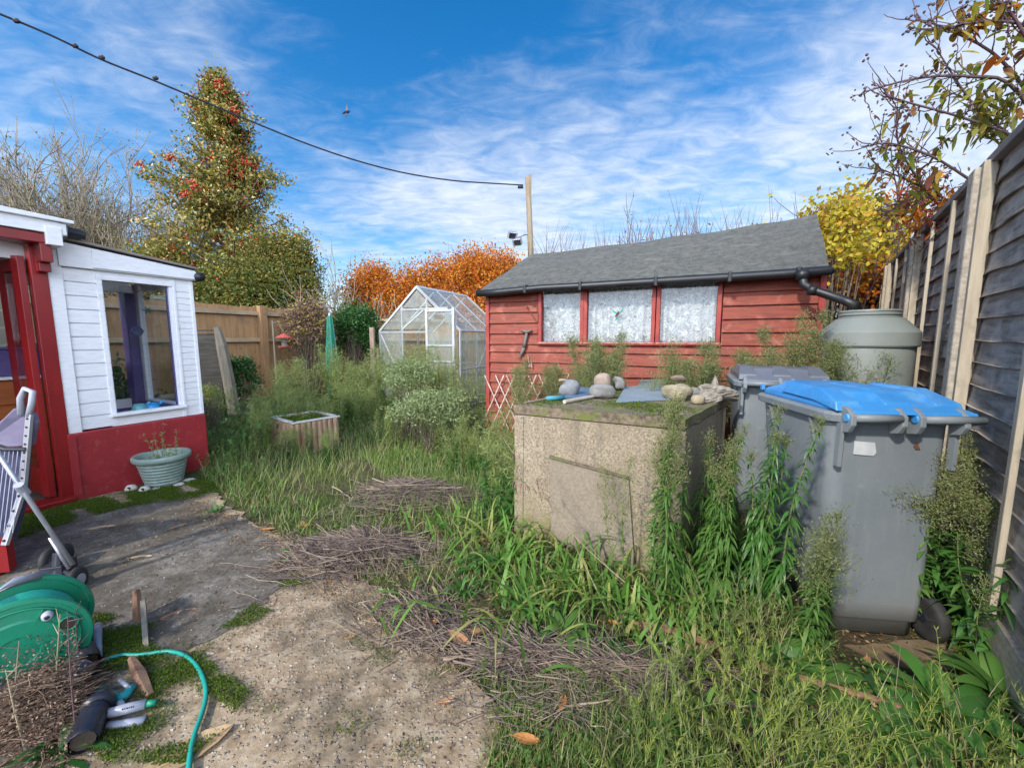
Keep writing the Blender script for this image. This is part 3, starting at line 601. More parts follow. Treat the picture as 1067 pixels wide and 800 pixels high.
# open door leaf (inward, hinged on the frame), glazed
def leaf(w0, w1, z0, z1): return [W3(1.09, -w0, z0), W3(1.13, -w0, z0), W3(1.15, -w1, z0), W3(1.11, -w1, z0), W3(1.09, -w0, z1), W3(1.13, -w0, z1), W3(1.15, -w1, z1), W3(1.11, -w1, z1)]
g = Geo()
for a_ in ((.02,.09,.08,2.05),(.36,.46,.08,2.05),(.09,.36,.08,.30),(.09,.36,1.94,2.05)): g.add(leaf(*a_), BOXF)
dl = wpart('door', g, m_dred, porch, bevel=.003)
pz = Geo().add([W3(1.11,-.09,.3), W3(1.114,-.09,.3), W3(1.134,-.36,.3), W3(1.13,-.36,.3), W3(1.11,-.09,1.94), W3(1.114,-.09,1.94), W3(1.134,-.36,1.94), W3(1.13,-.36,1.94)], BOXF); wpart('door_glass', pz, m_glass, dl)
# far end wall (glazed), rear wall (glazed), purple corner post, floor, ceiling
g = Geo(); pb(g, .0, .05, -WD, -.06, .6, .70); pb(g, .0, .05, -WD+.08, -.06, 1.93, 2.02); pb(g, .0, .05, -WD+.14, -WD+.21, .7, 1.93); pb(g, .0, .05, -.12, -.06, .7, 1.93)
pb(g, .05, 2.2, -WD-.02, -WD+.03, 1.93, 2.1); pb(g, .05, 2.2, -WD-.02, -WD+.03, .6, .7)
ew = wpart('end_window', g, m_white, porch); wpart('end_glass', pb(pb(Geo(), .02, .026, -WD+.1, -.1, .7, 1.93), .08, 2.2, -WD, -WD+.004, .7, 1.93), m_glass, ew)
g = Geo(); pb(g, .0, .14, -WD-.02, -WD+.14, 0, 2.0); pb(g, .6, .64, -WD-.02, -WD+.05, .7, 1.93); pb(g, .05, 2.2, -WD+.03, -WD+.06, 0, .6); pb(g, .06, .95, -.13, -.065, .60, .66); pb(g, .04, .10, -WD+.05, -.1, .62, .68); wpart('purple_lining', g, m_purple, porch)
wpart('rear_plinth', pb(Geo(), 0, 2.2, -WD-.1, -WD-.03, -.02, .6), m_hred, porch)
g = Geo(); pb(g, .05, 5, -WD, -.1, .0, .02); wpart('floor_boards', g, M('porch_floor', (.12,.1,.08)), porch)
g = Geo(); pb(g, .06, 2.2, -WD+.04, -.08, 2.03, 2.05, .2); wpart('ceiling', g, m_white, porch)
# rest of the house toward and behind the viewer
g = Geo(); pb(g, 1.95, 9.5, -.2, .0, -.02, 2.3); pb(g, 1.95, 2.2, -4, -.2, -.02, 2.3); pb(g, 9.3, 9.5, -4, -.2, -.02, 2.75); wpart('house_wall', g, m_hred, porch)
g = Geo(); g.add([W3(2.3,.1,2.3), W3(9.8,.1,2.3), W3(9.8,-4,3.3), W3(2.3,-4,3.3), W3(2.3,.1,2.36), W3(9.8,.1,2.36), W3(9.8,-4,3.36), W3(2.3,-4,3.36)], BOXF); wpart('house_roof', g, m_felt, porch)
# chest of drawers, purple shelf inside
ch = empty('chest_of_drawers', W3(1.15, -1.0, .02), 'orange pine chest of drawers inside the porch doorway', 'drawers')
g = Geo(); pb(g, .80, 1.6, -1.19, -.86, .02, 1.03); cb = wpart('carcass', g, m_drawer, ch, bevel=.005)
for z in (.1, .35, .6, .85):
    d_ = wpart('drawer', pb(Geo(), .83, 1.57, -.86, -.84, z-.05, z+.16), m_drawer, ch, bevel=.006); wpart('knob', Geo().box(W3(1.2,-.83,z+.06), (.03,.03,.03)), m_rust, d_)
wpart('top', pb(Geo(), .78, 1.62, -1.2, -.82, 1.03, 1.055), m_white, ch)
sh = empty('storage_box', W3(1.2, -1.0, 1.06), 'purple box standing on the pine chest in the porch', 'box'); wpart('body', pb(Geo(), .85, 1.5, -1.15, -.9, 1.057, 1.30), m_purple, sh, bevel=.01); wpart('lid', pb(Geo(), .83, 1.52, -1.17, -.88, 1.30, 1.32), m_purple, sh, bevel=.005)
# ornaments in the window
for k, (s, w) in enumerate(((.36,-.10),(.46,-.11))):
    q = empty('glass_ornament', W3(s, w, .667), ['blue glass dish at the right end of the porch window sill', 'pale turquoise glass ornament left of the blue dish on the porch sill'][k], 'ornament')
    g = Geo().lathe([(.03,0),(.055,.02),(.06,.06),(.04,.10),(.03,.095),(.045,.06),(.04,.03),(.0,.02)], W3(s, w, .667), 14, capped=False).tube([W3(s-.05,w,.74), W3(s-.08,w,.77), W3(s-.10,w,.74)], [.012,.02,.006], 8)
    wpart('bowl', g, m_bglass if k == 0 else M('turquoise_glass', (.15,.45,.5), None, .2, 9, bmp=0), q, smooth=True)
c = hit(143, 345, W3(0, -.09, 0), nn); q = empty('hanging_ornament', c, 'dark navy shell shaped ornament hanging inside the porch window', 'ornament')
V = Geo(); pts = [c+dn*x+np.array([0,0,z])+nn*.0 for x, z in ((-.05,0),(-.03,.035),(0,.045),(.035,.035),(.055,.0),(.03,-.04),(0,-.05),(-.03,-.04))]; V.slab(pts, .012); wpart('shell', V, m_navy, q, bevel=.004); wpart('cord', Geo().tube([c+[0,0,.04], c+[0,0,.62]], .0015, 4), m_navy, q)
c = hit(153, 323, W3(0, -.10, 0), nn); q = empty('dragonfly_ornament', c, 'small dark green star shaped suncatcher in the porch window', 'ornament')
g = Geo()
for a_ in range(5): g.beam(c, c+dn*math.cos(a_*1.257)*.035+np.array([0,0,math.sin(a_*1.257)*.035]), .012, .006, up=nn)
wpart('star', g, M('dark_green_glass', (.02,.08,.07)), q)
# neighbour wall seen through the porch
bw = empty('block_wall', W3(.8, -3.3, 0), 'beige block wall seen through the porch window', 'wall')
def blockmat():
    m, nt, b = newmat('beige_blockwork'); co = coords(nt, rot=(PI/2, 0, 0)); br = nd(nt, 'ShaderNodeTexBrick', Scale=1.0)
    for k_, v_ in (('Brick Width', .44), ('Row Height', .22), ('Mortar Size', .012)): br.inputs[k_].default_value = v_
    br.inputs['Color1'].default_value = (.36,.31,.22,1); br.inputs['Color2'].default_value = (.30,.26,.19,1); br.inputs['Mortar'].default_value = (.46,.43,.36,1)
    nt.links.new(co, br.inputs['Vector']); nt.links.new(br.outputs[0], b.inputs['Base Color']); b.inputs['Roughness'].default_value = .9; return m
bw.rotation_euler = (0, 0, prz); 
mesh('masonry', Geo().box((2.15, 0, 1.02), (6.0, .15, 2.04)), blockmat(), bw)
# second red door leaf standing open at the left edge
o_ = empty('red_door', (-3.05, 2.22, 0), 'red door leaf standing open at the far left edge by the trolley', 'door')
a_, b_ = np.array([-3.03, 2.20, 0]), np.array([-3.79, 2.01, 0])
g = Geo().beam(a_+[0,0,.03], a_+[0,0,.84], .045, .10, up=(b_-a_)).beam(b_+[0,0,.03], b_+[0,0,.84], .045, .10, up=(b_-a_)).beam(a_+[0,0,.06], b_+[0,0,.06], .04, .14, up=(0,0,1)).beam(a_+[0,0,.80], b_+[0,0,.80], .04, .09, up=(0,0,1)).beam(a_+[0,0,.42], b_+[0,0,.42], .015, .68, up=(0,0,1))
wpart('panel', g, m_dred, o_)
#@@FENCES
th = math.radians(37.7); fd = np.array([math.sin(th), math.cos(th), 0]); fn = np.array([-fd[1], fd[0], 0])  # fn faces the garden
FP = lambda k: np.array([2.64, 2.26, 0])+fd*1.83*k
fz = 2.37
frz = math.atan2(fd[1], fd[0])
fence = empty('fence', FP(0), 'blackened slatted panel fence with concrete posts along the right side', 'fence', rz=frz)
names = {-1: 'k', }
for k in range(-2, 5):
    x0 = k*1.83
    g = Geo().box((x0, .03, fz/2-.1), (.115, .13, fz+.12)); mesh('concrete_post', g, m_cpost, fence, bevel=.012)
    g = Geo().box((x0-.085, .045, fz/2), (.04, .05, fz-.05)); mesh('edge_batten', g, m_batten, fence, bevel=.003)
    if k == 4: break
    g = Geo(); z = .22
    while z < fz-.04:
        n = 12; xs = np.linspace(x0+.06, x0+1.77, n); w = .006*np.sin(xs*3.1+z*9)+rng.normal(0, .002, n)
        V = [(x, .012+w[i], z-.01) for i, x in enumerate(xs)]+[(x, -.002+w[i], z+.135) for i, x in enumerate(xs)]+[(x, .022+w[i], z-.012) for i, x in enumerate(xs)]
        dzz = rng.normal(0, .004, n); V = [(v[0], v[1], v[2]+dzz[i % n]) for i, v in enumerate(V)]
        g.add(V, [(i, i+1, n+i+1, n+i) for i in range(n-1)][::1]+[(2*n+i, 2*n+i+1, i+1, i) for i in range(n-1)]); z += .118
    g.box((x0+.915, -.02, fz/2+.05), (1.70, .012, fz-.25))
    mesh('slat_panel', g, m_slat, fence)
    for q in ((.61, 1.22) if k >= 0 else (.9,)): mesh('batten', Geo().box((x0+q, .045, fz/2+.1), (.042, .022, fz-.30)), m_batten, fence, bevel=.003)
    mesh('gravel_board', Geo().box((x0+.915, 0, .08), (1.71, .05, .26)), m_cpost, fence)
    mesh('cap_rail', Geo().box((x0+.915, .01, fz-.015), (1.80, .075, .045)), m_cap, fence, bevel=.004)
# left boundary fence, feather-edge boards
def board_fence(p, q, h, name, label, posts, rails=(.45, 1.38, 1.90)):
    p, q = np.array(p), np.array(q); d = (q-p)/np.linalg.norm(q-p); n = np.array([d[1], -d[0], 0]); Lg = np.linalg.norm(q-p)
    o = empty(name, p, label, 'fence', rz=math.atan2(d[1], d[0])); cuts = [0]+[x for x in posts if 0 < x < Lg]+[Lg]
    for a, b in zip(cuts[:-1], cuts[1:]):
        g = Geo(); x = a
        while x < b-.02:
            w = min(.115, b-x); tz = h+rng.normal(0, .012); g.add([(x,0,.05),(x+w,-.012,.05),(x+w,-.022,.05),(x,-.018,.05),(x,0,tz),(x+w,-.012,tz),(x+w,-.022,tz),(x,-.018,tz)], BOXF); x += w+rng.uniform(0, .004)
        mesh('board_panel', g, m_fence, o)
        for z in rails: mesh('rail', Geo().box(((a+b)/2, -.055, z), (b-a-.02, .06, .075)), m_rail, o)
    for x in posts: mesh('post', Geo().box((x, -.10, h/2), (.14, .11, h+.06)), m_fence, o, bevel=.006)
    return o
board_fence((-6.45, 5.16, 0), (-3.75, 10.7, 0), 2.02, 'board_fence', 'tan upright board fence with pale rails at the left rear of the garden', (.7, 3.15, 5.8))
bf2 = board_fence((-3.75, 10.7, 0), (2.5, 12.5, 0), 1.95, 'rear_fence', 'tan board fence behind the greenhouse at the far end', (2.2, 4.6))
# dark old panel + leaning post
a_, b_ = np.array([-5.3, 6.25, 0]), np.array([-4.68, 6.35, 0])
dp_ = empty('old_fence_panel', b_, 'dark weathered lap panel beside the porch corner', 'fence panel'); g = Geo(); z = .1
d_ = (b_-a_)/np.linalg.norm(b_-a_)
while z < 1.50: g.beam(a_+[0,0,z], b_+[0,0,z+.01], .02, .10, up=(0,.25,1)); z += .088
g.beam(a_+[0,-.03,.75], b_+[0,-.03,.75], .02, 1.3, up=(0,0,1)); g.beam(a_+[0,-.02,1.53], b_+[0,-.02,1.53], .05, .03); wpart('slats', g, m_darkpanel, dp_)
lp = empty('leaning_post', (-4.52, 6.2, 0), 'grey split fence post leaning beside the dark panel', 'post'); pts = [P(243,412,6.2)-[0,0,.3], P(237,390,6.2), P(231,360,6.2), P(226,341,6.2)]
wpart('shaft', Geo().tube(pts, [.085,.08,.075,.04], 6), m_oldwood, lp)
#@@BUNKER
bk = empty('coal_bunker', (.9, 2.5, 0), 'pebbly concrete coal bunker with mossy slab lid in the middle of the weeds', 'coal bunker')
bz = .95
BA, BB, BC = np.array([.01, 2.66]), np.array([.98, 2.17]), np.array([1.66, 3.0]); BD = BA+BC-BB
cen = (BA+BB+BC+BD)/4
def ins(p, k): return p+(cen-p)/np.linalg.norm(cen-p)*k
Lq = [BA, BB, BC, BD]; Iq = [ins(p, .045) for p in Lq]
g = Geo(); ringp = []
for k in range(4):
    a, b = Lq[k], Lq[(k+1) % 4]
    for q in range(14): ringp.append(a+(b-a)*q/14+rng.normal(0, .004, 2))
g.prism(ringp, bz-.060, bz)
wpart('lid', g, m_slab, bk)
g = Geo()
for k in range(4):
    a, b = Iq[k], Iq[(k+1) % 4]
    g.beam((*a, bz/2-.04), (*b, bz/2-.04), .045, bz-.055, up=(0,0,1))
wpart('panel', g, m_conc, bk)
for k in range(4):
    wpart('corner_post', Geo().box((*ins(Lq[k], .052), bz/2-.04), (.07, .07, bz-.06), rz=-.46), m_conc, bk, bevel=.008)
# sliding hatch on the front
n_ = np.array([-(BB-BA)[1], (BB-BA)[0]]); n_ = -n_/np.linalg.norm(n_) if (n_[1] > 0) else n_/np.linalg.norm(n_); nf = np.array([n_[0], n_[1], 0])
pf = np.array([*Iq[0], 0])+nf*.03
hp = [hit(u, v, pf+nf*.001, nf) for u, v in ((573,476),(655,498),(662,600),(575,560))]
wpart('hatch', Geo().slab([hp[0], hp[3], hp[2], hp[1]], .006), M('smoother_concrete_hatch', (.30,.25,.19), (.22,.18,.135), .85, 60, c3=(.2,.17,.11), s3=3, bmp=.6, s2=90), bk)
g = Geo().beam(hp[0]+nf*.008+[0,0,.006], hp[1]+nf*.008+[0,0,.006], .026, .010, up=(0,0,1)); wpart('hatch_lip', g, m_slab, bk)
# moss on the lid
def cover(name, mat, pts, Lr, Wr, label=None, cat=None, up=1.2, root=None, kind='stuff', cardsonly=True, z0=0):
    N = len(pts); V, Q = cards(pts, rdir(N, up), rng.uniform(*Lr, N), rng.uniform(*Wr, N)); g = Geo().addq(V, Q)
    if root is not None: o = wpart(name, g, mat, root)
    else: o = mesh(name, g, mat)
    if kind: tag(o, kind=kind)
    if label: tag(o, label, cat)
    return o
q = scatter([ins(p, .02) for p in Lq], 9000); nz = np.sin(q[:, 0]*9)+np.sin(q[:, 1]*11+q[:, 0]*5)
q = q[(nz+rng.normal(0, .6, len(q))) > .3]; cover('moss', m_moss, np.column_stack([q, np.full(len(q), bz)]), (.005,.018), (.004,.01), root=bk, kind=None)
# stones
def rock(name, label, c, size, m, seed, rough=.17, cat='stone', spikes=0, group='stones on the bunker lid', zrot=0):
    r = np.random.default_rng(seed); nu, nv = 34, 22; fq = r.uniform(1.2, 3.6, (6, 3)); ph = r.uniform(0, 6, 6); ofs = []
    V = [];
    for i in range(nv+1):
        for j in range(nu):
            a, b = PI*i/nv, 2*PI*j/nu; d = np.array([math.sin(a)*math.cos(b), math.sin(a)*math.sin(b), math.cos(a)])
            k = 1+rough*sum(math.sin(fq[q]@d+ph[q]) for q in range(6))/2.2+(abs(math.sin(7*b+3*a))*spikes if spikes else 0)
            d2 = np.sign(d)*np.abs(d)**.8; k *= 1+.045*math.sin(13*d[0]+ph[0])*math.sin(11*d[1]+ph[1])+.03*math.sin(23*d[2]+ph[2]+9*d[0]); V.append(d2*k*np.array(size)*.46)
    V = np.array(V); V[:, 2] = np.maximum(V[:, 2], -size[2]*.42); V[:, 2] -= V[:, 2].min()
    f = [(i*nu+j, i*nu+(j+1) % nu, (i+1)*nu+(j+1) % nu, (i+1)*nu+j) for i in range(nv) for j in range(nu)]
    o = mesh(name, Geo().add(V, [t[::-1] for t in f]), m, smooth=spikes == 0); o.location = [float(x) for x in c]; o.rotation_euler = (0, 0, zrot); tag(o, label, cat, group); return o
def onlid(u, v): return G(u, v, bz+.001)
rock('stone', 'large dark grey angular stone at the front of the bunker lid', onlid(627, 415), (.20,.14,.125), m_stone, 1)
rock('stone', 'rounded pinkish stone standing behind the dark grey stone', onlid(628, 407), (.15,.13,.18), m_pink, 2, .1)
rock('stone', 'small grey stone right of the pink stone', onlid(645, 406), (.11,.10,.13), m_stone, 3)
rock('stone', 'pointed pale blue grey stone left of the pink stone', onlid(594, 412), (.16,.11,.14), M('pale_blue_stone', (.24,.25,.26), (.15,.16,.17), .8, 8), 4, .25)
rock('stone', 'flat pink stone perched at the left of the bunker lid', onlid(587, 403)+[0,0,.05], (.10,.06,.03), m_pink, 5)
rock('stone', 'yellowish pitted stone right of the blue slate', onlid(706, 417), (.20,.15,.14), m_yel, 6)
rock('stone', 'small round cream pebble beside the yellowish stone', onlid(727, 421), (.095,.08,.075), M('cream_pebble', (.40,.33,.22), None, .7, 8), 7, .06)
rock('stone', 'brown stone lying on top behind the yellowish stone', onlid(706, 412)+[0,0,.11], (.12,.08,.06), M('brown_stone', (.28,.2,.15), (.18,.14,.1), .85, 8), 8)
rock('stone', 'grey flat stone between the cream pebble and the jagged rock', onlid(722, 413), (.16,.12,.08), m_stone, 9)
rock('stone', 'jagged pale limestone rock with peaks at the right of the lid', onlid(745, 418), (.25,.17,.13), m_lime, 10, .25, spikes=.12)
g = Geo().lathe([(.0,0),(.03,.0),(.018,.05),(.004,.085)], (.0,0,0), 7); o = mesh('stone', g, m_lime); o.location = [float(x) for x in onlid(744, 418)+[0,0,.10]]; tag(o, 'thin pale spike of stone on the jagged rock', 'stone', 'stones on the bunker lid')
def slate(label, px, z, m=m_slate):
    g = Geo().slab([onlid(u, v)+[0,0,z] for u, v in px], .008); o = empty('slate', onlid(*px[0])+[0,0,z], label, 'slate', 'slate pieces on the bunker lid'); wpart('sheet', g, m, o)
slate('large pale blue slate lying in the middle of the bunker lid', [(642,420),(700,417),(690,404),(652,403)], .003)
slate('darker blue slate under the tools at the left of the lid', [(585,416),(640,414),(632,406),(598,404)], .004, M('deep_blue_slate', (.09,.15,.25), (.13,.2,.3), .5, 6))
slate('green grey slate behind the pale blue slate', [(662,406),(700,404),(695,396),(668,397)], .006, M('green_slate', (.16,.24,.22), (.2,.27,.26), .5, 6))
tw = empty('hand_tool', onlid(580, 420), 'thin hand tool with a blue handle lying on the left of the bunker lid', 'tool')
wpart('handle', Geo().tube([onlid(569,418)+[0,0,.02], onlid(588,417)+[0,0,.022]], [.017,.019], 10), M('blue_grip', (.06,.30,.40)), tw, smooth=True); wpart('shaft', Geo().tube([onlid(547,421)+[0,0,.012], onlid(570,418)+[0,0,.02]], [.005,.006], 6), m_pink, tw)
o_ = empty('wooden_stake', onlid(605, 418), 'short pale stick lying beside the blue handled tool', 'stick'); wpart('stick', Geo().tube([onlid(588,421)+[0,0,.016], onlid(620,415)+[0,0,.018]], [.015,.012], 8), M('pale_stick', (.55,.5,.42), (.42,.36,.3)), o_)
#@@BINS
def make_bin(name, label, loc, rz, lidmat, hinge=True, sticker=False):
    b = empty(name, loc, label, 'wheelie bin', 'wheelie bins beside the bunker', rz)
    # local: x across, y from handle side (-) to front (+)
    R_ = []
    for z, w, y0, y1, r in ((.005,.42,-.345,.10,.05),(.075,.425,-.347,.11,.05),(.08,.475,-.358,.13,.06),(.16,.48,-.355,.15,.06),(.6,.505,-.353,.265,.065),(.98,.53,-.350,.345,.07),(1.0,.535,-.352,.35,.07)):
        R_.append(rrect(0, (y0+y1)/2, w, y1-y0, r, z))
    mesh('body', Geo().loft(R_), m_bin, b, smooth=True, bevel=0)
    g = Geo().loft([rrect(0,.0,.545,.72,.08,.995), rrect(0,.0,.60,.76,.09,1.0), rrect(0,.0,.61,.77,.09,1.035), rrect(0,.0,.59,.75,.09,1.045)])
    rim = mesh('rim', g, m_bin, b, bevel=.004)
    for x in (-.245, .245): mesh('rib', Geo().box((x, -.375, .90), (.018, .03, .19)), m_bin, b)
    for y in (-.2, .2):
        for s in (-1, 1): mesh('rib', Geo().slab([(s*.262,y,.995),(s*.292,y,.995),(s*.262,y,.88)], .012), m_bin, b)
    # lid
    def ring(i, z, y0=-.345, y1=.370, w=.545, r=.08): return rrect(.008, (y0+y1)/2, w-2*i, (y1-y0)-2*i, max(.02, r-i*.5), z)
    g = Geo().loft([ring(0, 1.045), ring(-.004, 1.052), ring(.0, 1.072), ring(.012, 1.080), ring(.06, 1.098), ring(.09, 1.120), ring(.10, 1.126), ring(.16, 1.130)])
    lid = mesh('lid', g, lidmat, b, smooth=True); lid.data.update()
    e = lid.modifiers.new('edge', 'EDGE_SPLIT'); e.split_angle = .7
    g = Geo()
    for x in (-.215, -.0, .215):   # raised shoulders over the hinges
        g.loft([[(x-.06,-.38,1.05),(x+.06,-.38,1.05),(x+.055,-.36,1.090),(x-.055,-.36,1.090)], [(x-.062,-.20,1.075),(x+.062,-.20,1.075),(x+.035,-.20,1.138),(x-.035,-.20,1.138)], [(x-.062,.10,1.08),(x+.062,.10,1.08),(x+.03,.08,1.136),(x-.03,.08,1.136)]])
    mesh('lid_shoulder', g, lidmat, lid, bevel=.006)
    mesh('lid_grip', Geo().box((0, .395, 1.062), (.2, .05, .014)).box((-.27,.33,1.078),(.02,.03,.03)), lidmat, lid, bevel=.004)
    # handle bar and hinge lugs
    for x in (-.235, -.02, .02+.035, .235):
        pts = [(x, -.35+.0, 1.075), (x, -.40, 1.07), (x, -.442, 1.04), (x, -.445, 1.0), (x, -.42, .965), (x, -.37, .955)]
        mesh('hinge_lug', Geo().loft([[(p[0]-.012, p[1], p[2]) for p in pts], [(p[0]+.012, p[1], p[2]) for p in pts]]), m_bin, b, bevel=.004)
        mesh('hinge_pin', Geo().lathe([(.016, x-.02),(.019, x-.014),(.019, x+.014),(.016, x+.02)], (0, -.415, 1.028), 14, 'x'), lidmat, b)
    for a, c in ((-.225,-.03),(.065,.305)):
        mesh('handle_bar', Geo().tube([(a,-.432,1.03),(c,-.432,1.03)], .017, 12), m_grey if not hinge else m_bin, b, smooth=True)
    mesh('handle_bracket', Geo().loft([[(.235,-.35,.97),(.235,-.42,1.01),(.235,-.42,1.03),(.235,-.35,1.045)], [(.31,-.38,1.0),(.31,-.43,1.015),(.31,-.43,1.035),(.31,-.36,1.04)]]), m_bin, b, bevel=.004)
    # lid skirt reaching to the bar on the handle side
    mesh('lid_flap', Geo().loft([[(-.225,-.34,1.05),(.225,-.34,1.05),(.225,-.34,1.09),(-.225,-.34,1.09)], [(-.225,-.425,1.045),(.29,-.425,1.045),(.29,-.42,1.056),(-.225,-.42,1.056)]]), lidmat, lid, bevel=.004)
    # wheels and axle
    mesh('axle', Geo().tube([(-.28,-.325,.10),(.28,-.325,.10)], .012, 10), m_rub, b); mesh('axle_housing', Geo().tube([(-.255,-.30,.10),(.255,-.30,.10)], .028, 12), m_blk, b)
    for x in (-.262, .262):
        w = mesh('wheel', Geo().lathe([(.07,-.026),(.088,-.028),(.099,-.018),(.102,0),(.099,.018),(.088,.028),(.07,.026)], (x,-.345,.10), 28, 'x'), m_rub, b, smooth=True)
        g = Geo().lathe([(.022,-.03),(.022,.03)], (x,-.345,.10), 12, 'x').lathe([(.072,-.006),(.072,.006)], (x,-.345,.10), 24, 'x')
        for k in range(8): a = k*PI/4; g.beam((x,-.345+math.cos(a)*.018,.10+math.sin(a)*.018), (x,-.345+math.cos(a)*.072,.10+math.sin(a)*.072), .036, .006, up=(0,-math.sin(a),math.cos(a)))
        mesh('hub', g, m_blk, w)
    if sticker:
        mesh('sticker', Geo().slab([(-.165,-.3555,.915),(-.165,-.3555,.855),(-.075,-.3555,.85),(-.065,-.3555,.865),(-.075,-.3555,.91)], .002), m_lab, b)
        mesh('rust_spot', Geo().slab([(.095,-.3535,.90),(.105,-.3535,.885),(.125,-.3535,.885),(.115,-.3535,.90),(.108,-.3535,.915)], .004), m_rust, b)
    return b
th1 = -math.radians(7)
make_bin('wheelie_bin', 'grey wheelie bin with a bright blue lid, handle side toward the viewer', (1.875, 2.205, -.10), th1, m_blue, sticker=True).scale = (1, 1, 1.10)
make_bin('wheelie_bin', 'grey wheelie bin with a dark grey lid behind the blue lidded one', (2.075, 3.12, .0), -math.radians(24), m_binlid2).scale = (1, 1, 1.05)
# water butt
wb = empty('water_butt', (2.83, 3.16, 0), 'large round grey green water butt under the shed downpipe', 'water butt'); wb.scale = (1, 1, 1.015)
g = Geo().lathe([(.23,.30),(.245,.32),(.265,.6),(.285,.95),(.287,1.32),(.283,1.335)], (0,0,0), 48); mesh('barrel', g, m_butt, wb, smooth=True)
e = Geo().lathe([(.302,1.32),(.308,1.33),(.306,1.425),(.296,1.44),(.215,1.525),(.205,1.535)], (0,0,0), 48); s_ = mesh('shoulder', e, m_butt, wb, smooth=True); q = s_.modifiers.new('e', 'EDGE_SPLIT'); q.split_angle = .5
g = Geo().lathe([(.190,1.53),(.192,1.545),(.182,1.55),(.182,1.556),(.192,1.56),(.192,1.572),(.183,1.576),(.183,1.582),(.19,1.586),(.186,1.598),(.0,1.602)], (0,0,0), 48); q = mesh('lid', g, m_butt, wb, smooth=True); q = q.modifiers.new('e', 'EDGE_SPLIT'); q.split_angle = .6
g = Geo().lathe([(.285,0),(.30,.02),(.27,.30),(.25,.31)], (0,0,0), 32); mesh('stand', g, m_blk, wb, smooth=True)
mesh('tap', Geo().tube([(-.2,-.18,.42),(-.24,-.22,.42),(-.25,-.23,.40)], .015, 8), m_blk, wb)
#@@POT
pc = np.array([-3.18, 3.55, 0]); pc = G(172, 505); pc[2] = .012
pt = empty('plant_pot', pc, 'ribbed sage green plant pot standing against the red plinth', 'plant pot')
pr = [(.16,0)]; 
for k in range(7): z = .02+k*.027; r = .165+k*.0075; pr += [(r-.004, z), (r+.009, z+.006), (r+.009, z+.017), (r-.004, z+.023)]
pr += [(.222,.215),(.25,.225),(.262,.24),(.262,.265),(.25,.275),(.225,.268),(.215,.24),(.20,.19)]
pt.scale = (.84, .84, 1.10)
mesh('tub', Geo().lathe(pr, (0,0,0), 48, capped=False), m_pot, pt, smooth=True)
mesh('soil', Geo().lathe([(.206,.195),(.12,.21),(0,.205)], (0,0,0), 24, capped=False), m_soil, pt, smooth=True)
N = 14; p_ = np.column_stack([rng.uniform(-.1,.1,N), rng.uniform(-.1,.1,N), np.full(N,.2)]); d_ = rdir(N, 1.6); Lh = rng.uniform(.08,.42,N)
g = Geo().addq(*tubes(arc(p_, d_*[.35,.35,1], Lh, .05), np.tile([[.003,.0025,.002,.0015,.001]], (N,1))))
wp = empty('pot_weeds', pc+[0,0,.2], 'spindly yellowing weeds growing out of the sage green pot', 'weeds'); g.V = [v-[0,0,.2] for v in g.V]; mesh('stem', g, m_stem, wp)
b0 = np.repeat(arc(p_, d_*[.35,.35,1], Lh, .05)[:, 1:].reshape(-1,3), 5, 0)-[0,0,.2]; mesh('foliage', Geo().addq(*cards(b0, rdir(len(b0), .3), rng.uniform(.015,.04,len(b0)), rng.uniform(.006,.012,len(b0)))), m_fgrass, wp)
for k, (u, v, s) in enumerate(((137,512,.06),(151,513,.055),(163,511,.05),(187,506,.05),(197,502,.06))):
    c = G(u, v); c[2] = .012; lab = ['white shell with a dark hole left of the pot','second white shell with a dark hole beside the pot','flat white shard in front of the pot','white shard at the right foot of the pot','curved white shell at the far right foot of the pot'][k]
    q = empty('shell', c, lab, 'shell', 'white shells around the pot'); mesh('shell_body', Geo().lathe([(.0,s*.9),(s*.5,s*.8),(s*.8,s*.35),(s*.7,0)] if k < 2 else [(.0,s*.35),(s*.6,s*.3),(s,s*.1),(s*.9,0)], (0,0,0), 9), m_cream, q, smooth=True)
    if k < 2: mesh('hole', Geo().lathe([(s*.25,-.002),(s*.25,.004)], (s*.25,-s*.62,s*.5), 10, 'y'), m_blk, q)
#@@STROLLER
st = empty('pushchair', G(50, 600), 'folded pushchair with silver tubes, mauve fabric and small black wheels', 'pushchair')
def SP3(u, v, Y): return P(u, v, Y)
hnd = [P(22,432,2.15), P(21,415,2.15), P(26,405,2.15), P(34,408,2.15), P(33,420,2.15), P(30,434,2.15)]
wpart('handle', Geo().tube(hnd, .014, 8), m_grey, st, smooth=True)
fr = Geo().beam(P(31,432,2.15), P(24,510,2.1), .030, .018, up=(0,1,0)).beam(P(24,510,2.1), P(5,568,2.0), .030, .018, up=(0,1,0))
fb = wpart('folding_leg', fr, m_steel, st, bevel=.003)
g = Geo()
for t in np.linspace(.05, .95, 9): g.lathe([(.006,-.012),(.006,.012)], P(31-7*t, 432+78*t, 2.15-.05*t), 8, 'y')
for t in np.linspace(.1, .9, 4): g.lathe([(.007,-.014),(.007,.014)], P(24-19*t, 510+58*t, 2.1-.1*t), 8, 'y')
wpart('rivet', g, m_blk, fb)
g = Geo().tube([P(-14,455,1.98), P(22,508,2.02), P(76,588,2.08)], .011, 10).tube([P(52,560,2.06), P(72,592,2.08)], .009, 8)
tb = wpart('frame_tube', g, m_steel, st, smooth=True); wpart('joint', Geo().tube([P(19,505,2.0), P(27,514,2.04)], .02, 10), m_grey, tb)
V = [P(24,432,2.15), P(30,440,2.14), P(26,466,2.14), P(6,466,2.1), P(-14,460,2.1), P(-12,446,2.1), P(2,436,2.12), P(14,424,2.14)]
wpart('hood', Geo().slab(V, .05), m_fabric, st, bevel=.012)
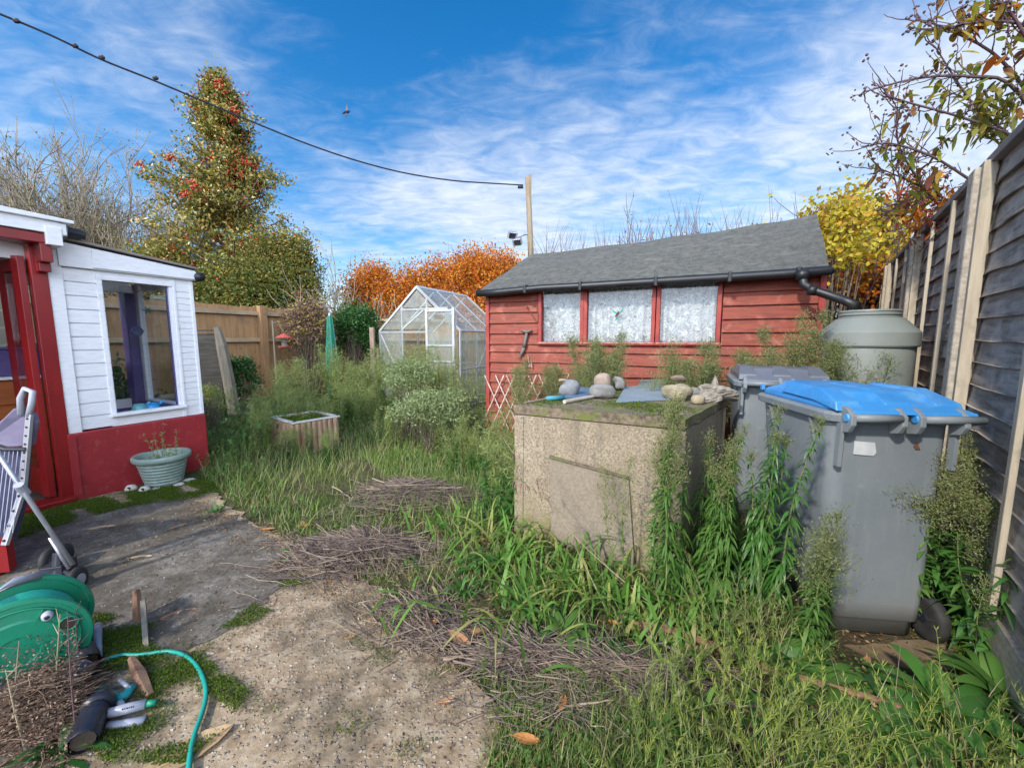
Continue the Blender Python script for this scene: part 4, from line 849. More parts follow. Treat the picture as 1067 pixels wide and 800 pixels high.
wpart('hood_edge', Geo().tube([P(-14,462,2.09), P(6,468,2.09), P(27,468,2.12)], .012, 8), m_blk, st)
V = [P(2,470,2.14), P(26,470,2.14), P(24,515,2.12), P(12,560,2.05), P(-14,560,2.0), P(-14,470,2.1)]
sn = wpart('seat_mesh', Geo().slab(V, .03), m_net, st)
g = Geo()
for k in range(7): g.tube([P(-4+k*4.5,470,2.09), P(-14+k*4.5,555,2.0)], .002, 4)
wpart('seat_stripe', g, m_steel, sn)
for k, (u, v, Y) in enumerate(((52,583,2.22),(66,578,2.30),(80,604,2.07))):
    c = P(u, v, Y); w = wpart('wheel', Geo().lathe([(.03,-.018),(.055,-.019),(.068,-.010),(.070,0),(.068,.010),(.055,.019),(.03,.018)], (0,0,0), 22, 'x'), m_rub, st, smooth=True); w.location = [float(x) for x in (c-np.array(st.location))]; w.rotation_euler = (0, 0, .25); w.data.transform(Matrix.Translation(Vector(st.location)))
    mesh('hub', Geo().lathe([(.032,-.022),(.036,0),(.032,.022)], (0,0,0), 14, 'x'), m_grey if k == 2 else m_blk, w)
g = Geo().box(P(62,593,2.16), (.10,.12,.09), .3).tube([P(52,583,2.22), P(80,604,2.07)], .012, 8).tube([P(62,575,2.16), P(60,603,2.12)], .03, 8); wpart('wheel_fork', g, m_blk, st, bevel=.01)
#@@REEL
rc = P(24, 662, 1.50); rl = empty('hose_reel', (rc[0], rc[1], 0.012), 'bright green plastic hose reel standing at the left edge', 'hose reel', rz=.80)
rcz = rc[2]-.012
def disc(y, r, name):
    g = Geo(); n = 48; th = np.arange(n)*2*PI/n
    prof_ = [(r,-.010),(r+.003,0),(r,.010),(r-.014,.012),(r-.018,.006),(r*.62,.012),(r*.58,.018),(r*.3,.018),(r*.28,.010),(.001,.010)]
    g.lathe([(a, b*(-1)) for a, b in prof_], (0, y, rcz), 48, 'y', capped=False)
    g.lathe([(r-.002,.008),(.001,.008)], (0, y, rcz), 48, 'y', capped=False)
    d_ = mesh(name, g, m_reel, rl, smooth=True); e = d_.modifiers.new('e', 'EDGE_SPLIT'); e.split_angle = .5
    return d_
d1 = disc(-.11, .200, 'front_disc'); d2 = disc(.11, .200, 'rear_disc')
for a in (.35, 2.2, 3.6, 5.2):
    c = (math.cos(a)*.145, -.126, rcz+math.sin(a)*.145); mesh('cutout', Geo().lathe([(.026,-.001),(.026,.003)], c, 16, 'y'), m_soil, d1)
g = Geo()
for a in (.35, 2.2, 3.6, 5.2):
    c = (math.cos(a)*.145, -.128, rcz+math.sin(a)*.145); th = np.linspace(0, 2*PI, 17); mesh('cutout_rim', Geo().tube([(c[0]+.028*math.cos(t), c[1], c[2]+.028*math.sin(t)) for t in th], .004, 6, cap=False), m_reel, d1, smooth=True)
for rr_ in (.165, .095):
    th = np.linspace(0, 2*PI, 49); mesh('moulded_ring', Geo().tube([(rr_*math.cos(t), -.124, rcz+rr_*math.sin(t)) for t in th], .0035, 6, cap=False), m_reel, d1, smooth=True)
for a in (-.6, 1.1, 2.8, 4.4):
    mesh('moulded_rib', Geo().beam((.1*math.cos(a), -.125, rcz+.1*math.sin(a)), (.163*math.cos(a), -.125, rcz+.163*math.sin(a)), .008, .008, up=(0,1,0)), m_reel, d1)
mesh('drum', Geo().lathe([(.08,-.10),(.08,.10)], (0,0,rcz), 32, 'y'), m_reel, rl, smooth=True)
g = Geo()
for r in (.105,.125,.145):
    for y in np.arange(-.088, .09, .0165): th = np.linspace(0, 2*PI, 33); g.tube([(r*math.cos(t), y, rcz+r*math.sin(t)) for t in th], .0078, 6, cap=False)
mesh('wound_hose', g, m_teal, rl, smooth=True)
kn = mesh('crank_knob', Geo().lathe([(.014,.0),(.018,-.014),(.015,-.032),(.008,-.034)], (.085,-.125,rcz+.118), 16, 'y'), m_grey, rl, smooth=True)
mesh('knob_cap', Geo().lathe([(.008,-.035),(.001,-.037)], (.085,-.125,rcz+.118), 12, 'y'), m_blk, kn)
g = Geo()
for y in (.14,): g.tube([(-.18,y,.0),(-.02,y,rcz),(.0,y,rcz+.02),(.02,y,rcz),(.20,y,.0)], .013, 8)
g.tube([(.20,-.12,.015),(.20,.16,.015)], .016, 8).tube([(-.18,-.12,.015),(-.18,.16,.015)], .016, 8)
g.tube([(-.12,.13,rcz+.20),(-.10,-.10,rcz+.23),(.0,.0,rcz+.235),(.06,.14,rcz+.18)], .018, 10); 
mesh('stand', g, m_grey, rl, smooth=True)
# hose on the ground
hp = [(95,700),(110,692),(128,687),(142,687),(158,685),(176,683),(192,687),(205,698),(213,714),(215,730),(211,748),(204,768),(199,790),(196,830)]
pts = [G(u, v) for u, v in hp]; pts = [p+[0,0,.022] for p in pts]
def smoothpath(pts, n=60):
    pts = np.array(pts); t = np.linspace(0, len(pts)-1, n); k = np.clip(t.astype(int), 0, len(pts)-2); f = (t-k)[:, None]
    p0 = pts[np.maximum(k-1, 0)]; p1 = pts[k]; p2 = pts[k+1]; p3 = pts[np.minimum(k+2, len(pts)-1)]
    return .5*((2*p1)+(-p0+p2)*f+(2*p0-5*p1+4*p2-p3)*f*f+(-p0+3*p1-3*p2+p3)*f**3)
o_ = empty('garden_hose', pts[0], 'loop of teal garden hose curving over the concrete', 'hose'); wpart('tube', Geo().tube(smoothpath(pts), .0085, 8), m_teal, o_, smooth=True)
# spray guns and connectors
def lath(path, rad, name, m, root, **k): return wpart(name, Geo().tube(path, rad, 12), m, root, smooth=True, **k)
q = empty('spray_nozzle', G(118,738), 'teal and grey hose spray nozzle lying on the moss', 'nozzle')
lath([G(104,728)+[0,0,.03], G(112,734)+[0,0,.035], G(122,738)+[0,0,.035]], [.02,.024,.021], 'connector', m_teal, q)
lath([G(121,738)+[0,0,.035], G(131,733)+[0,0,.035], G(140,724)+[0,0,.04]], [.020,.018,.012], 'barrel', M('teal_nozzle_plastic', (.02,.38,.40)), q); lath([G(124,744)+[0,0,.028], G(130,740)+[0,0,.03]], [.021,.020], 'collar', m_grey, q)
lath([G(126,722)+[0,0,.06], G(131,724)+[0,0,.05], G(137,728)+[0,0,.045]], [.006,.008,.007], 'trigger', m_grey, q)
q = empty('spray_gun', G(135,750), 'pale grey hose gun with a green tip and small black markings', 'nozzle')
ga_, gb_ = G(113,756)+[0,0,.05], G(153,743)+[0,0,.04]; lath([ga_, (ga_+gb_)/2, gb_], [.016,.018,.017], 'barrel', m_grey, q); lath([gb_, G(164,741)+[0,0,.04]], [.012,.010], 'tip', m_reel, q)
lath([G(113,762)+[0,0,.025], G(130,760)+[0,0,.025], G(152,755)+[0,0,.02]], [.012,.013,.016], 'lever', m_grey, q)
g = Geo()
for k in range(6):
    t = .52+k*.055; c = ga_*(1-t)+gb_*t; d_ = norm(gb_-ga_); g.beam(c+[0,-.0155,.006], c+[0,-.0155,.006]+np.array([0,-.001,.011]), .0022 if k % 2 else .004, .001, up=(0,1,0))
wpart('marking', g, m_blk, q)
# black ribbed pipes and boots heap
for k, (path, r, lab) in enumerate((([(20,715),(50,700),(84,690),(93,706)], .04, 'bent black plastic pipe lying over the dead stalks'), ([(60,740),(74,726),(90,712)], .045, 'thick black pipe end beside the nozzles'), ([(88,790),(96,768),(104,750)], .038, 'dark blue speckled pipe pointing at the grey hose gun'), ([(-20,735),(12,738),(40,752)], .04, 'black pipe at the far left corner'))):
    pp = smoothpath([G(u, v)+[0,0,.06] for u, v in path], 16); o_ = empty('plastic_pipe', pp[0], lab, 'pipe', 'black plastic pipes at the left corner')
    g = Geo().tube(pp, r+.004*(np.arange(16) % 2), 14, cap=False); wpart('pipe', g, m_blk, o_, smooth=True); wpart('inner', Geo().tube(pp[1:-1], r*.86, 12), m_soil, o_)
    if k == 2: wpart('end_cap', Geo().tube([pp[-1]-norm(pp[-1]-pp[-2])*.02, pp[-1]+norm(pp[-1]-pp[-2])*.035], [.052,.038], 14), m_blk, o_, smooth=True)
# timber pieces
o_ = empty('timber_stake', G(146,672), 'split dark timber stake standing by the teal hose', 'timber'); wpart('wood', Geo().tube([G(146,682)-[0,0,.02], P(145,650,1.85*.98), P(142,614,1.86)], [.022,.024,.014], 4), m_rotwood, o_); wpart('splinter', Geo().beam(G(153,684), P(149,624,1.84), .012, .02, up=(1,0,0)), m_oldwood, o_)
o_ = empty('timber_offcut', G(148,710), 'short splintered brown timber offcut lying below the stake', 'timber'); wpart('wood', Geo().tube([G(138,696)+[0,0,.05], G(147,712)+[0,0,.03], G(157,728)+[0,0,.012]], [.012,.024,.014], 5), m_rotwood, o_)
o_ = empty('timber_chip', G(186,705), 'small upright pale chip of wood beside the hose', 'timber'); wpart('wood', Geo().beam(G(185,716), G(184,700)+[0,0,.01], .012, .012, up=(1,0,0)), M('pinkish_chip', (.45,.3,.22)), o_)
#@@MISC
# log edged planter
LA, LB, LC = G(300, 468, 0), G(352, 462, 0), None
c0 = np.array(P(318, 436, 5.0)); pw_ = .62
zt = .42; q4 = [hit(u, v, (0,0,zt), np.array([0,0,1.0])) for u, v in ((284,433),(306,439),(351,432),(328,427))]
pl = empty('log_planter', (float(q4[0][0]), float(q4[0][1]), 0), 'low square planter edged with upright logs and a chalky white rim', 'planter')
for k in range(4):
    a, b = q4[k], q4[(k+1) % 4]; n = max(4, int(np.linalg.norm(b-a)/.065)); g = Geo()
    for i in range(n): c = a+(b-a)*(i+.5)/n; g.lathe([(.034,0),(.034,zt-.05),(.026,zt-.035)], (c[0], c[1], rng.uniform(-.01,.01)), 8)
    wpart('log_edging', g, m_log, pl); d_ = norm(b-a); wpart('rim', Geo().beam(a-d_*.03-[0,0,.02], b+d_*.03-[0,0,.02], .055, .025), m_cream, pl, bevel=.01)
cc = sum(q4)/4; wpart('soil', Geo().slab([p*.94+cc*.06-[0,0,.07] for p in q4], -.02), m_soil, pl)
N = 1500; ab = rng.uniform(0, 1, (N,2)); pp = q4[0]*(1-ab[:,:1])*(1-ab[:,1:])+q4[1]*ab[:,:1]*(1-ab[:,1:])+q4[2]*ab[:,:1]*ab[:,1:]+q4[3]*(1-ab[:,:1])*ab[:,1:]
pp = pp*.9+cc*.1-[0,0,.06]; wpart('moss', Geo().addq(*cards(pp, rdir(N, 1), rng.uniform(.02,.05,N), rng.uniform(.01,.02,N))), m_moss, pl)
# folded green parasol / rotary cover
gp_ = P(347, 400, 7.8); o_ = empty('folded_parasol', (gp_[0], gp_[1], 0), 'tall folded green garden parasol standing before the brown bush', 'parasol')
topz = P(347, 326, 7.8)[2]
g = Geo().tube([(0,0,.25),(0,.0,.8),(0,0,1.3),(0,0,topz-.08)], [.09,.115,.09,.045], 9); mesh('canopy', g, m_greencloth, o_)
g = Geo()
for a in range(6): t = a*PI/3; g.tube([(.09*math.cos(t),.09*math.sin(t),.2),(.115*math.cos(t),.115*math.sin(t),.9),(.04*math.cos(t),.04*math.sin(t),topz-rng.uniform(0,.12))], .016, 6)
mesh('rib', g, M('teal_rib', (.02,.24,.17)), o_); mesh('pole', Geo().tube([(0,0,-.02),(0,0,topz)], .02, 8), m_alu, o_)
# bird feeder hanging on thin pole
c = P(296, 352, 7.6); o_ = empty('bird_feeder', (c[0]-.2, c[1], 0), 'red roofed bird feeder on a thin pole in front of the board fence', 'bird feeder')
g = Geo().tube([(0,0,0),(0,0,1.75)], .015, 6).tube([(0,0,1.7),(.1,0,1.72),(.2,0,c[2]+.12)], .008, 5); mesh('pole', g, m_oldwood, o_)
mesh('roof', Geo().lathe([(.16,c[2]),(.03,c[2]+.08),(.0,c[2]+.09)], (.2,0,0), 12), m_birdred, o_); mesh('feeder_tube', Geo().lathe([(.05,c[2]-.16),(.05,c[2])], (.2,0,0), 10), m_ghglass, o_); mesh('tray', Geo().lathe([(.10,c[2]-.18),(.11,c[2]-.15)], (.2,0,0), 12), m_birdred, o_)
# utility pole, cable, floodlight
pb_ = P(553, 262, 9.0); tp = P(550, 185, 9.0)
up_ = empty('utility_pole', (pb_[0], 9.0, 0), 'slim weathered timber pole rising behind the red shed', 'pole')
g = Geo().tube([(pb_[0]+.05,9,0), pb_, tp-[0,0,.0]], [.08,.066,.058], 10); wpart('shaft', g, m_pole, up_, smooth=True)
g = Geo().box(tp+[.05,0,-.25], (.05,.07,.62)).box(tp+[.02,0,-.7], (.09,.07,.05)); wpart('bracket', g, m_pole, up_, bevel=.01)
wpart('insulator', Geo().tube([tp+[-.10,-.05,-.22], tp+[-.22,-.05,-.22]], .03, 8), m_blk, up_)
fl = P(537, 249, 8.9); o_ = empty('floodlight', fl, 'pair of small floodlights on an arm off the timber pole', 'floodlight')
wpart('arm', Geo().tube([P(553,243,9), P(545,245,8.95), fl], .022, 6), m_steel, o_)
for k, (u, v, r_) in enumerate(((534,245,.5),(539,252,-.4))):
    h_ = wpart('lamp_head', Geo().box(P(u, v, 8.85), (.20,.12,.15), r_, .5), m_steel, o_, bevel=.02); wpart('lamp_glass', Geo().box(P(u, v+.5, 8.78), (.15,.02,.10), r_, .5), m_blk, h_)
cb_px = [(-60,-8,5.0),(0,15,5.35),(55,38,5.65),(105,62,5.95),(160,84,6.3),(222,110,6.7),(270,130,7.0),(320,150,7.35),(370,167,7.75),(420,180,8.15),(470,188,8.5),(510,191,8.75),(545,193,8.95)]
cp_ = smoothpath([P(u, v, Y) for u, v, Y in cb_px], 80); o_ = empty('overhead_cable', cp_[-1], 'black overhead cable running from the timber pole to upper left', 'cable')
wpart('wire', Geo().tube(cp_, .013, 6), m_blk, o_)
g = Geo()
for u, v, Y in ((17,22,5.44),(78,48,5.79),(106,60,5.96),(162,81.5,6.32)): g.lathe([(.0,-.05),(.028,-.02),(.028,.02),(.0,.05)], P(u, v, Y), 8, 'x')
wpart('cable_clip', g, m_blk, o_)
bd = P(361, 117, 25); o_ = empty('bird', bd, 'tiny distant bird flying in the sky right of the holly', 'bird')
wpart('body', Geo().tube([bd+[-.25,0,-.1], bd+[-.1,0,-.02], bd+[.1,0,.02], bd+[.22,0,.05]], [.01,.07,.08,.02], 6).slab([bd+[-.08,0,0], bd+[.08,0,.02], bd+[.02,.1,.5], bd+[-.06,.1,.38]], .01).slab([bd+[-.08,0,0], bd+[.08,0,.02], bd+[.04,-.1,-.38], bd+[-.06,-.1,-.30]], .01), m_navy, o_)
# sticks and boards in the foreground
o_ = empty('long_stick', G(655,660), 'long peeling brown stick lying across the weeds in the foreground', 'stick')
pts = [G(656,661)+[0,0,.05], G(700,668)+[0,0,.055], G(745,684)+[0,0,.05], G(800,706)+[0,0,.045], G(860,726)+[0,0,.05], G(925,745)+[0,0,.05], G(968,757)+[0,0,.03]]
wpart('wood', Geo().tube(smoothpath(pts, 30), np.interp(np.linspace(0,1,30), [0,.3,1], [.020,.017,.010]), 7), m_stick, o_)
o_ = empty('rusty_sheet', G(1050,640), 'rusty edged metal sheet leaning at the foot of the fence', 'metal sheet')
a_, b_, c_ = G(1072,700), G(1040,632), P(1042,622,1.98)
wpart('sheet', Geo().slab([G(1100,712), G(1044,636), P(1041,622,2.0), P(1100,660,1.55)], .012), m_rust, o_); wpart('edge', Geo().tube([G(1098,716)+[0,0,.02], G(1043,638)+[0,0,.02], P(1040,622,2.0)], .012, 6), m_grey, o_)
#@@WEEDS
def tall_weed(label, cat, group, loc, h, nstem=1, nleaf=110, Ls=(.06,.11), Wl=.014, droop=.9, head=.35, bushy=.12, buds=250, leafm=None, seed=0, lean=0, spread=.06, headL=(.006,.02), nbr=26, headm=None):
    global rng; keep = rng; rng = np.random.default_rng(seed+100)
    root = empty('tall_weed', loc, label, cat, group)
    St, Lf, Hd, Bd = Geo(), Geo(), Geo(), Geo()
    for s in range(nstem):
        b = np.array([rng.normal(0, spread), rng.normal(0, spread), -.03]) if nstem > 1 else np.array([0, 0, -.03]); hh = h*rng.uniform(.75, 1.0) if s else h
        d = norm(np.array([rng.normal(0, .09)+lean, rng.normal(0, .09), 1.0])); K = 12; t = np.linspace(0, 1, K)
        path = b+d*hh*t[:, None]+np.stack([.018*np.sin(t*7+s), .018*np.sin(t*5+s*2), 0*t], 1)*hh
        St.addq(*tubes(path[None], (np.linspace(.0055, .0018, K)*max(.7, hh))[None], 5))
        N = int(nleaf*hh/h); tt = rng.uniform(.04, 1-head*.55, N); a = np.arange(N)*2.4+rng.normal(0, .3, N)
        bp = np.stack([np.interp(tt, t, path[:, c]) for c in range(3)], 1)
        dd = norm(np.stack([np.cos(a), np.sin(a), rng.uniform(.15, .9, N)], 1)); LL = rng.uniform(*Ls, N)*np.clip(1.15-.75*tt, .35, 1)*np.where(tt < .12, .8, 1)
        Lf.addq(*leafset(bp, dd, LL, Wl*LL/np.mean(Ls)*rng.uniform(.7, 1.2, N), droop*rng.uniform(.6, 1.3, N), 5))
        if head > 0:
            nb = nbr; tb = rng.uniform(1-head, .99, nb); bb = np.stack([np.interp(tb, t, path[:, c]) for c in range(3)], 1); a = rng.uniform(0, 6.28, nb)
            db = norm(np.stack([np.cos(a), np.sin(a), rng.uniform(.7, 1.8, nb)], 1)); Lb = bushy*rng.uniform(.5, 1.2, nb)*np.clip((1.12-tb)/head, .3, 1)
            pb2 = arc(bb, db, Lb, -.15, 4); St.addq(*tubes(pb2, np.full((nb, 4), .0011), 3))
            M_ = buds; ki = rng.integers(0, nb, M_*3); kt = rng.uniform(.25, 1.05, M_*3)[:, None]; c = bb[ki]+db[ki]*Lb[ki][:, None]*kt+rng.normal(0, .010+.06*bushy, (M_*3, 3))
            Hd.addq(*cards(c[:M_*2], rdir(M_*2, .5), rng.uniform(*headL, M_*2)*1.25, rng.uniform(.003, .0065, M_*2)))
            Bd.addq(*blobs(c[M_*2:], rng.uniform(.0016, .0032, M_)))
    mesh('stem', St, m_stem, root); mesh('foliage', Lf, leafm or m_weed, root)
    if head > 0: mesh('seed_head', Hd, headm or m_pan, root); mesh('seed_bud', tag(Bd, None) if False else Bd, m_buds, root)
    rng = keep; return root
def gl(u, v, lift=0): p = G(u, v); p[2] = float(gz(p[0], p[1]))+lift; return p
WG = 'tall leafy fleabane weeds round the bunker'
def at(x, y): return np.array([x, y, float(gz(x, y))])
tall_weed('tallest thin weed with fluffy top standing before the bunker corner', 'weed', WG, at(.82, 2.0), 1.14, 3, 230, (.06,.11), .014, 1.0, .42, .13, 420, m_weed, 1, lean=-.02, spread=.05)
tall_weed('short leafy weed right of the bunker corner with drooping leaves', 'weed', WG, at(1.06, 1.98), .86, 6, 190, (.07,.12), .018, 1.2, .13, .06, 60, m_weed, 2, spread=.05)
tall_weed('bright green leafy weed standing against the left side of the blue lidded bin', 'weed', WG, at(1.30, 1.98), 1.08, 5, 210, (.08,.13), .018, 1.1, .08, .05, 40, m_weedb, 3, spread=.05)
tall_weed('weed with yellowish buds leaning over the lower left side of the bin', 'weed', WG, at(1.34, 1.62), 0.70, 5, 110, (.06,.10), .016, .9, .55, .16, 150, m_weed, 4, lean=.12, spread=.05)
tall_weed('low branching weed in front of the bunker hatch', 'weed', WG, at(.62, 2.03), .78, 2, 40, (.04,.07), .008, .6, .6, .16, 120, m_weed, 5, lean=-.15)
tall_weed('dense leafy weed between the bunker and the two bins', 'weed', WG, at(1.22, 2.22), .92, 6, 170, (.08,.13), .018, 1.1, .12, .06, 60, m_weed, 6, spread=.07)
# right of the bin by the fence
tall_weed('bushy weed with masses of tan buds between bin and concrete post', 'weed', 'weeds by the fence', at(2.42, 1.86), .98, 14, 110, (.05,.10), .020, .7, .5, .22, 900, m_weed, 7, spread=.16)
tall_weed('broad leaved bush low down right of the bin wheel', 'weed', 'weeds by the fence', at(2.42, 1.86), .62, 9, 60, (.11,.17), .032, .8, 0, 0, 0, m_weedb, 8, spread=.16)
tall_weed('second broad leaved bush reaching past the concrete post foot', 'weed', 'weeds by the fence', at(2.36, 1.66), .60, 9, 70, (.11,.17), .034, .8, 0, 0, 0, m_weedb, 38, spread=.15)
tall_weed('budding weed at the right edge in front of the fence', 'weed', 'weeds by the fence', at(2.55, 1.60), .72, 5, 50, (.06,.12), .02, .8, .4, .16, 260, m_weed, 9, spread=.1)
tall_weed('thin weed with pale buds in the lower right corner by the rusty sheet', 'weed', 'weeds by the fence', at(2.12, 1.40), .42, 4, 30, (.06,.10), .018, .8, .4, .10, 90, m_weed, 19, spread=.1)
# behind bunker against the shed
SG = 'bushy seeding weeds against the red shed'
for k, (u, Yb, h, lab, ns) in enumerate(((626,3.75,1.42,'round bushy weed in front of the left shed window',9),(722,3.45,1.42,'bushy weed below the right shed window',6),(768,3.55,1.34,'low bushy weed between right window and barrel',6),(838,3.12,1.62,'tall seeding weed in front of the downpipe and barrel',8),(805,3.3,1.34,'mid height seeding weed left of the barrel',7),(575,4.3,1.15,'small seeding weed by the trellis end',4),(895,2.75,1.36,'thin seeding weed in front of the barrel',2),(690,3.6,1.30,'thin seeding weed behind the limestone rock',3))):
    p = P(u, 400, Yb); tall_weed(lab, 'weed', SG, at(p[0], Yb), h, ns+1, 130, (.05,.09), .014, .6, .5, .24, 1100 if ns > 3 else 200, m_weed, 20+k, spread=.12, nbr=44, headL=(.012,.028))
# mid ground weed protos and copies
MG = 'tall weeds in the overgrown middle of the garden'
protos = [tall_weed('feathery pale weed', 'weed', MG, at(-2.3, 6.0), .95, 6, 150, (.07,.12), .020, .5, .6, .22, 130, m_fgrass, 40, spread=.10, headL=(.03,.06), headm=m_fgrass),
          tall_weed('feathery greener weed', 'weed', MG, at(-1.9, 5.5), .75, 7, 150, (.07,.12), .020, .5, .55, .20, 110, m_weedb, 41, spread=.12, headL=(.03,.06), headm=m_fgrass),
          tall_weed('branching weed', 'weed', MG, at(-1.5, 6.6), .85, 6, 140, (.06,.11), .019, .4, .65, .25, 130, m_fgrass, 42, spread=.10, headL=(.03,.055), headm=m_fgrass)]
spots = [(-3.55,6.1,.95,'pale weed nearest the grey leaning post'),(-3.1,5.7,.9,'pale weed beside the porch end behind the pot'),(-2.75,6.5,1.05,'tall pale weed in front of the board fence post'),(-2.35,6.9,1.15,'tall pale weed below the bird feeder'),(-2.0,6.6,1.1,'pale weed left of the folded parasol'),(-1.75,7.2,1.3,'tallest feathery weed right of the folded parasol'),(-1.5,6.8,1.2,'tall feathery weed before the greenhouse post'),(-1.25,7.1,1.25,'feathery weed at the greenhouse corner'),(-2.6,5.3,.8,'weed beside the left corner of the log planter'),(-3.0,4.7,.7,'low weed beyond the porch corner'),(-2.55,4.5,.6,'low weed right of the plant pot'),(-2.9,5.2,.85,'leafy weed between porch and log planter'),(-3.3,5.2,.8,'leafy weed hugging the porch corner'),(-1.05,5.4,.8,'weed right of the log planter'),(-.75,6.2,.85,'weed at the foot of the greenhouse door'),(-.3,5.9,.8,'weed between greenhouse and shed'),(-.55,5.0,.8,'weed at the left corner of the shed'),(-.5,4.2,.7,'weed left of the shed trellis'),(-.15,3.5,.8,'weed left of the bunker'),(-.4,3.9,.7,'loose weed in the grass left of the bunker'),(-.9,4.6,.6,'short weed in the middle of the lawn'),(-1.6,4.9,.55,'short weed before the log planter'),(-2.1,4.4,.5,'short weed at the edge of the concrete'),(-3.9,7.0,1.1,'tall weed in front of the dark fence panel'),(-3.4,7.4,1.2,'tall weed at the foot of the board fence'),(-2.9,7.6,1.2,'tall weed under the brown bush'),(.28,3.55,.6,'weed behind the left end of the bunker'),(-2.1,5.9,.7,'low weed behind the log planter'),(-2.55,6.1,.85,'weed behind the left edge of the log planter'),(-1.4,6.1,.8,'weed behind the right edge of the log planter'),(.75,4.2,.8,'weed at the rear of the bunker'),(-.05,3.0,.95,'weed touching the left side of the bunker')]
used = [0, 0, 0]
for k, (x, y, s, lab) in enumerate(spots):
    q = k % 3; sc = s*rng.uniform(.95, 1.1)*(1.12 if y > 5.4 else 1.0)
    if not used[q]: o = protos[q]; o.location = at(x, y); o.scale = (sc,)*3; o['label'] = lab; o.rotation_euler = (0, 0, k); used[q] = 1
    else: copy_tree(protos[q], at(x, y), k*1.7, sc, lab)
# leafy rosettes
def rosette(label, loc, n, Lr, W, seed, up=.7, m=None, group='broad leaved weeds in the foreground'):
    global rng; keep = rng; rng = np.random.default_rng(seed); a = np.arange(n)*2.4; n = int(n*1.7); a = np.arange(n)*2.4; d = norm(np.stack([np.cos(a), np.sin(a), rng.uniform(up*.4, up*2.0, n)], 1))
    LL = rng.uniform(*Lr, n)*1.15; g = Geo().addq(*leafset(np.zeros((n,3))+rng.normal(0,.012,(n,3)), d, LL, LL*W*.72, .55, 8, 'lance'))
    o = empty('leafy_weed', loc, label, 'weed', group); mesh('leaves', g, m or m_weedb, o, smooth=True); rng = keep; return o
for k, (u, v, n, Lr, W, up, lab) in enumerate(((590,668,18,(.14,.22),.26,.6,'bright broad leaved rosette in the centre foreground'),(545,640,12,(.12,.2),.2,.8,'broad leaved weed behind the bright centre rosette'),(500,600,14,(.12,.2),.2,.8,'leafy weed left of the broad grass clump'),(420,590,8,(.08,.12),.25,.6,'small leafy weed among the twigs'),(300,580,7,(.06,.1),.25,.6,'small leafy weed beside the orange leaf at the twig pile'),(820,700,18,(.13,.22),.3,.9,'leafy weed at the left foot of the blue lidded bin'),(858,716,18,(.12,.2),.28,.8,'leafy weed in front of the bin between stick and slab'),(900,715,10,(.09,.14),.3,.6,'low leafy weed beside the brown slab'),(985,745,18,(.20,.32),.24,.7,'large dark leaved weed in the bottom right corner'),(1040,725,16,(.20,.32),.22,.9,'large leaved weed at the right edge below the rusty sheet'),(930,762,16,(.14,.24),.26,.6,'leafy weed at the bottom right of the long stick'),(790,745,10,(.09,.15),.28,.7,'leafy weed among the yellow green needles'),(690,770,9,(.09,.16),.2,1.2,'upright leafy weed at the bottom centre'),(225,535,10,(.1,.18),.14,1.4,'small upright weed at the edge of the patio by the pot'),(485,625,9,(.14,.22),.12,1.0,'narrow leaved weed above the tan leaf'),(60,790,16,(.12,.2),.14,1.0,'dark strappy leaved plant in the bottom left corner'),(640,690,8,(.07,.12),.25,.8,'small leafy weed right of the centre rosette'),(745,640,12,(.12,.2),.2,.8,'leafy weed at the foot of the bunker corner'),(850,665,10,(.10,.16),.25,.8,'leafy weed beside the left bin wheel'))):
    rosette(lab, gl(u, v, .005), n, Lr, W, 60+k, up, m_dgreen if u == 60 else m_weedb if k % 3 else m_weed)
# clump of broad grass blades
def grass_clump(label, loc, n, Lr, W, seed, m, spread=.15, dro=.9, group='broad bladed grass clumps'):
    global rng; keep = rng; rng = np.random.default_rng(seed); b = np.column_stack([rng.normal(0, spread, (n, 2)), np.zeros(n)]); d = rdir(n, 1.3)*[1, 1, 1]; d[:, 2] = abs(d[:, 2])+.25; d = norm(d)
    LL = rng.uniform(*Lr, n); g = Geo().addq(*leafset(b, d, LL*1.2, W*1.6*rng.uniform(.6, 1.2, n), dro*rng.uniform(.4, 1.1, n), 8, 'blade')); o = empty('grass_clump', loc, label, 'grass clump', group); mesh('blades', g, m, o); rng = keep; return o
for k, (u, v, n, Lr, sp, lab) in enumerate(((520,585,110,(.25,.5),.16,'broad bladed grass clump left of the bunker foot'),(590,610,120,(.25,.55),.17,'largest clump of arching broad grass before the bunker hatch'),(560,640,70,(.2,.45),.15,'arching grass clump above the centre rosette'),(650,635,70,(.2,.45),.16,'grass clump at the near corner of the bunker'),(470,560,60,(.2,.4),.15,'grass clump beside the far twig pile'),(540,545,60,(.25,.5),.14,'upright grass clump touching the left end of the bunker'),(690,690,50,(.15,.35),.14,'short grass clump right of the centre rosette'),(720,660,50,(.2,.4),.14,'grass clump below the tallest weed'),(440,640,16,(.15,.3),.12,'sparse broad blades among the near twigs'))):
    grass_clump(lab, gl(u, v), n, Lr, .013, 90+k, m_blade, sp)
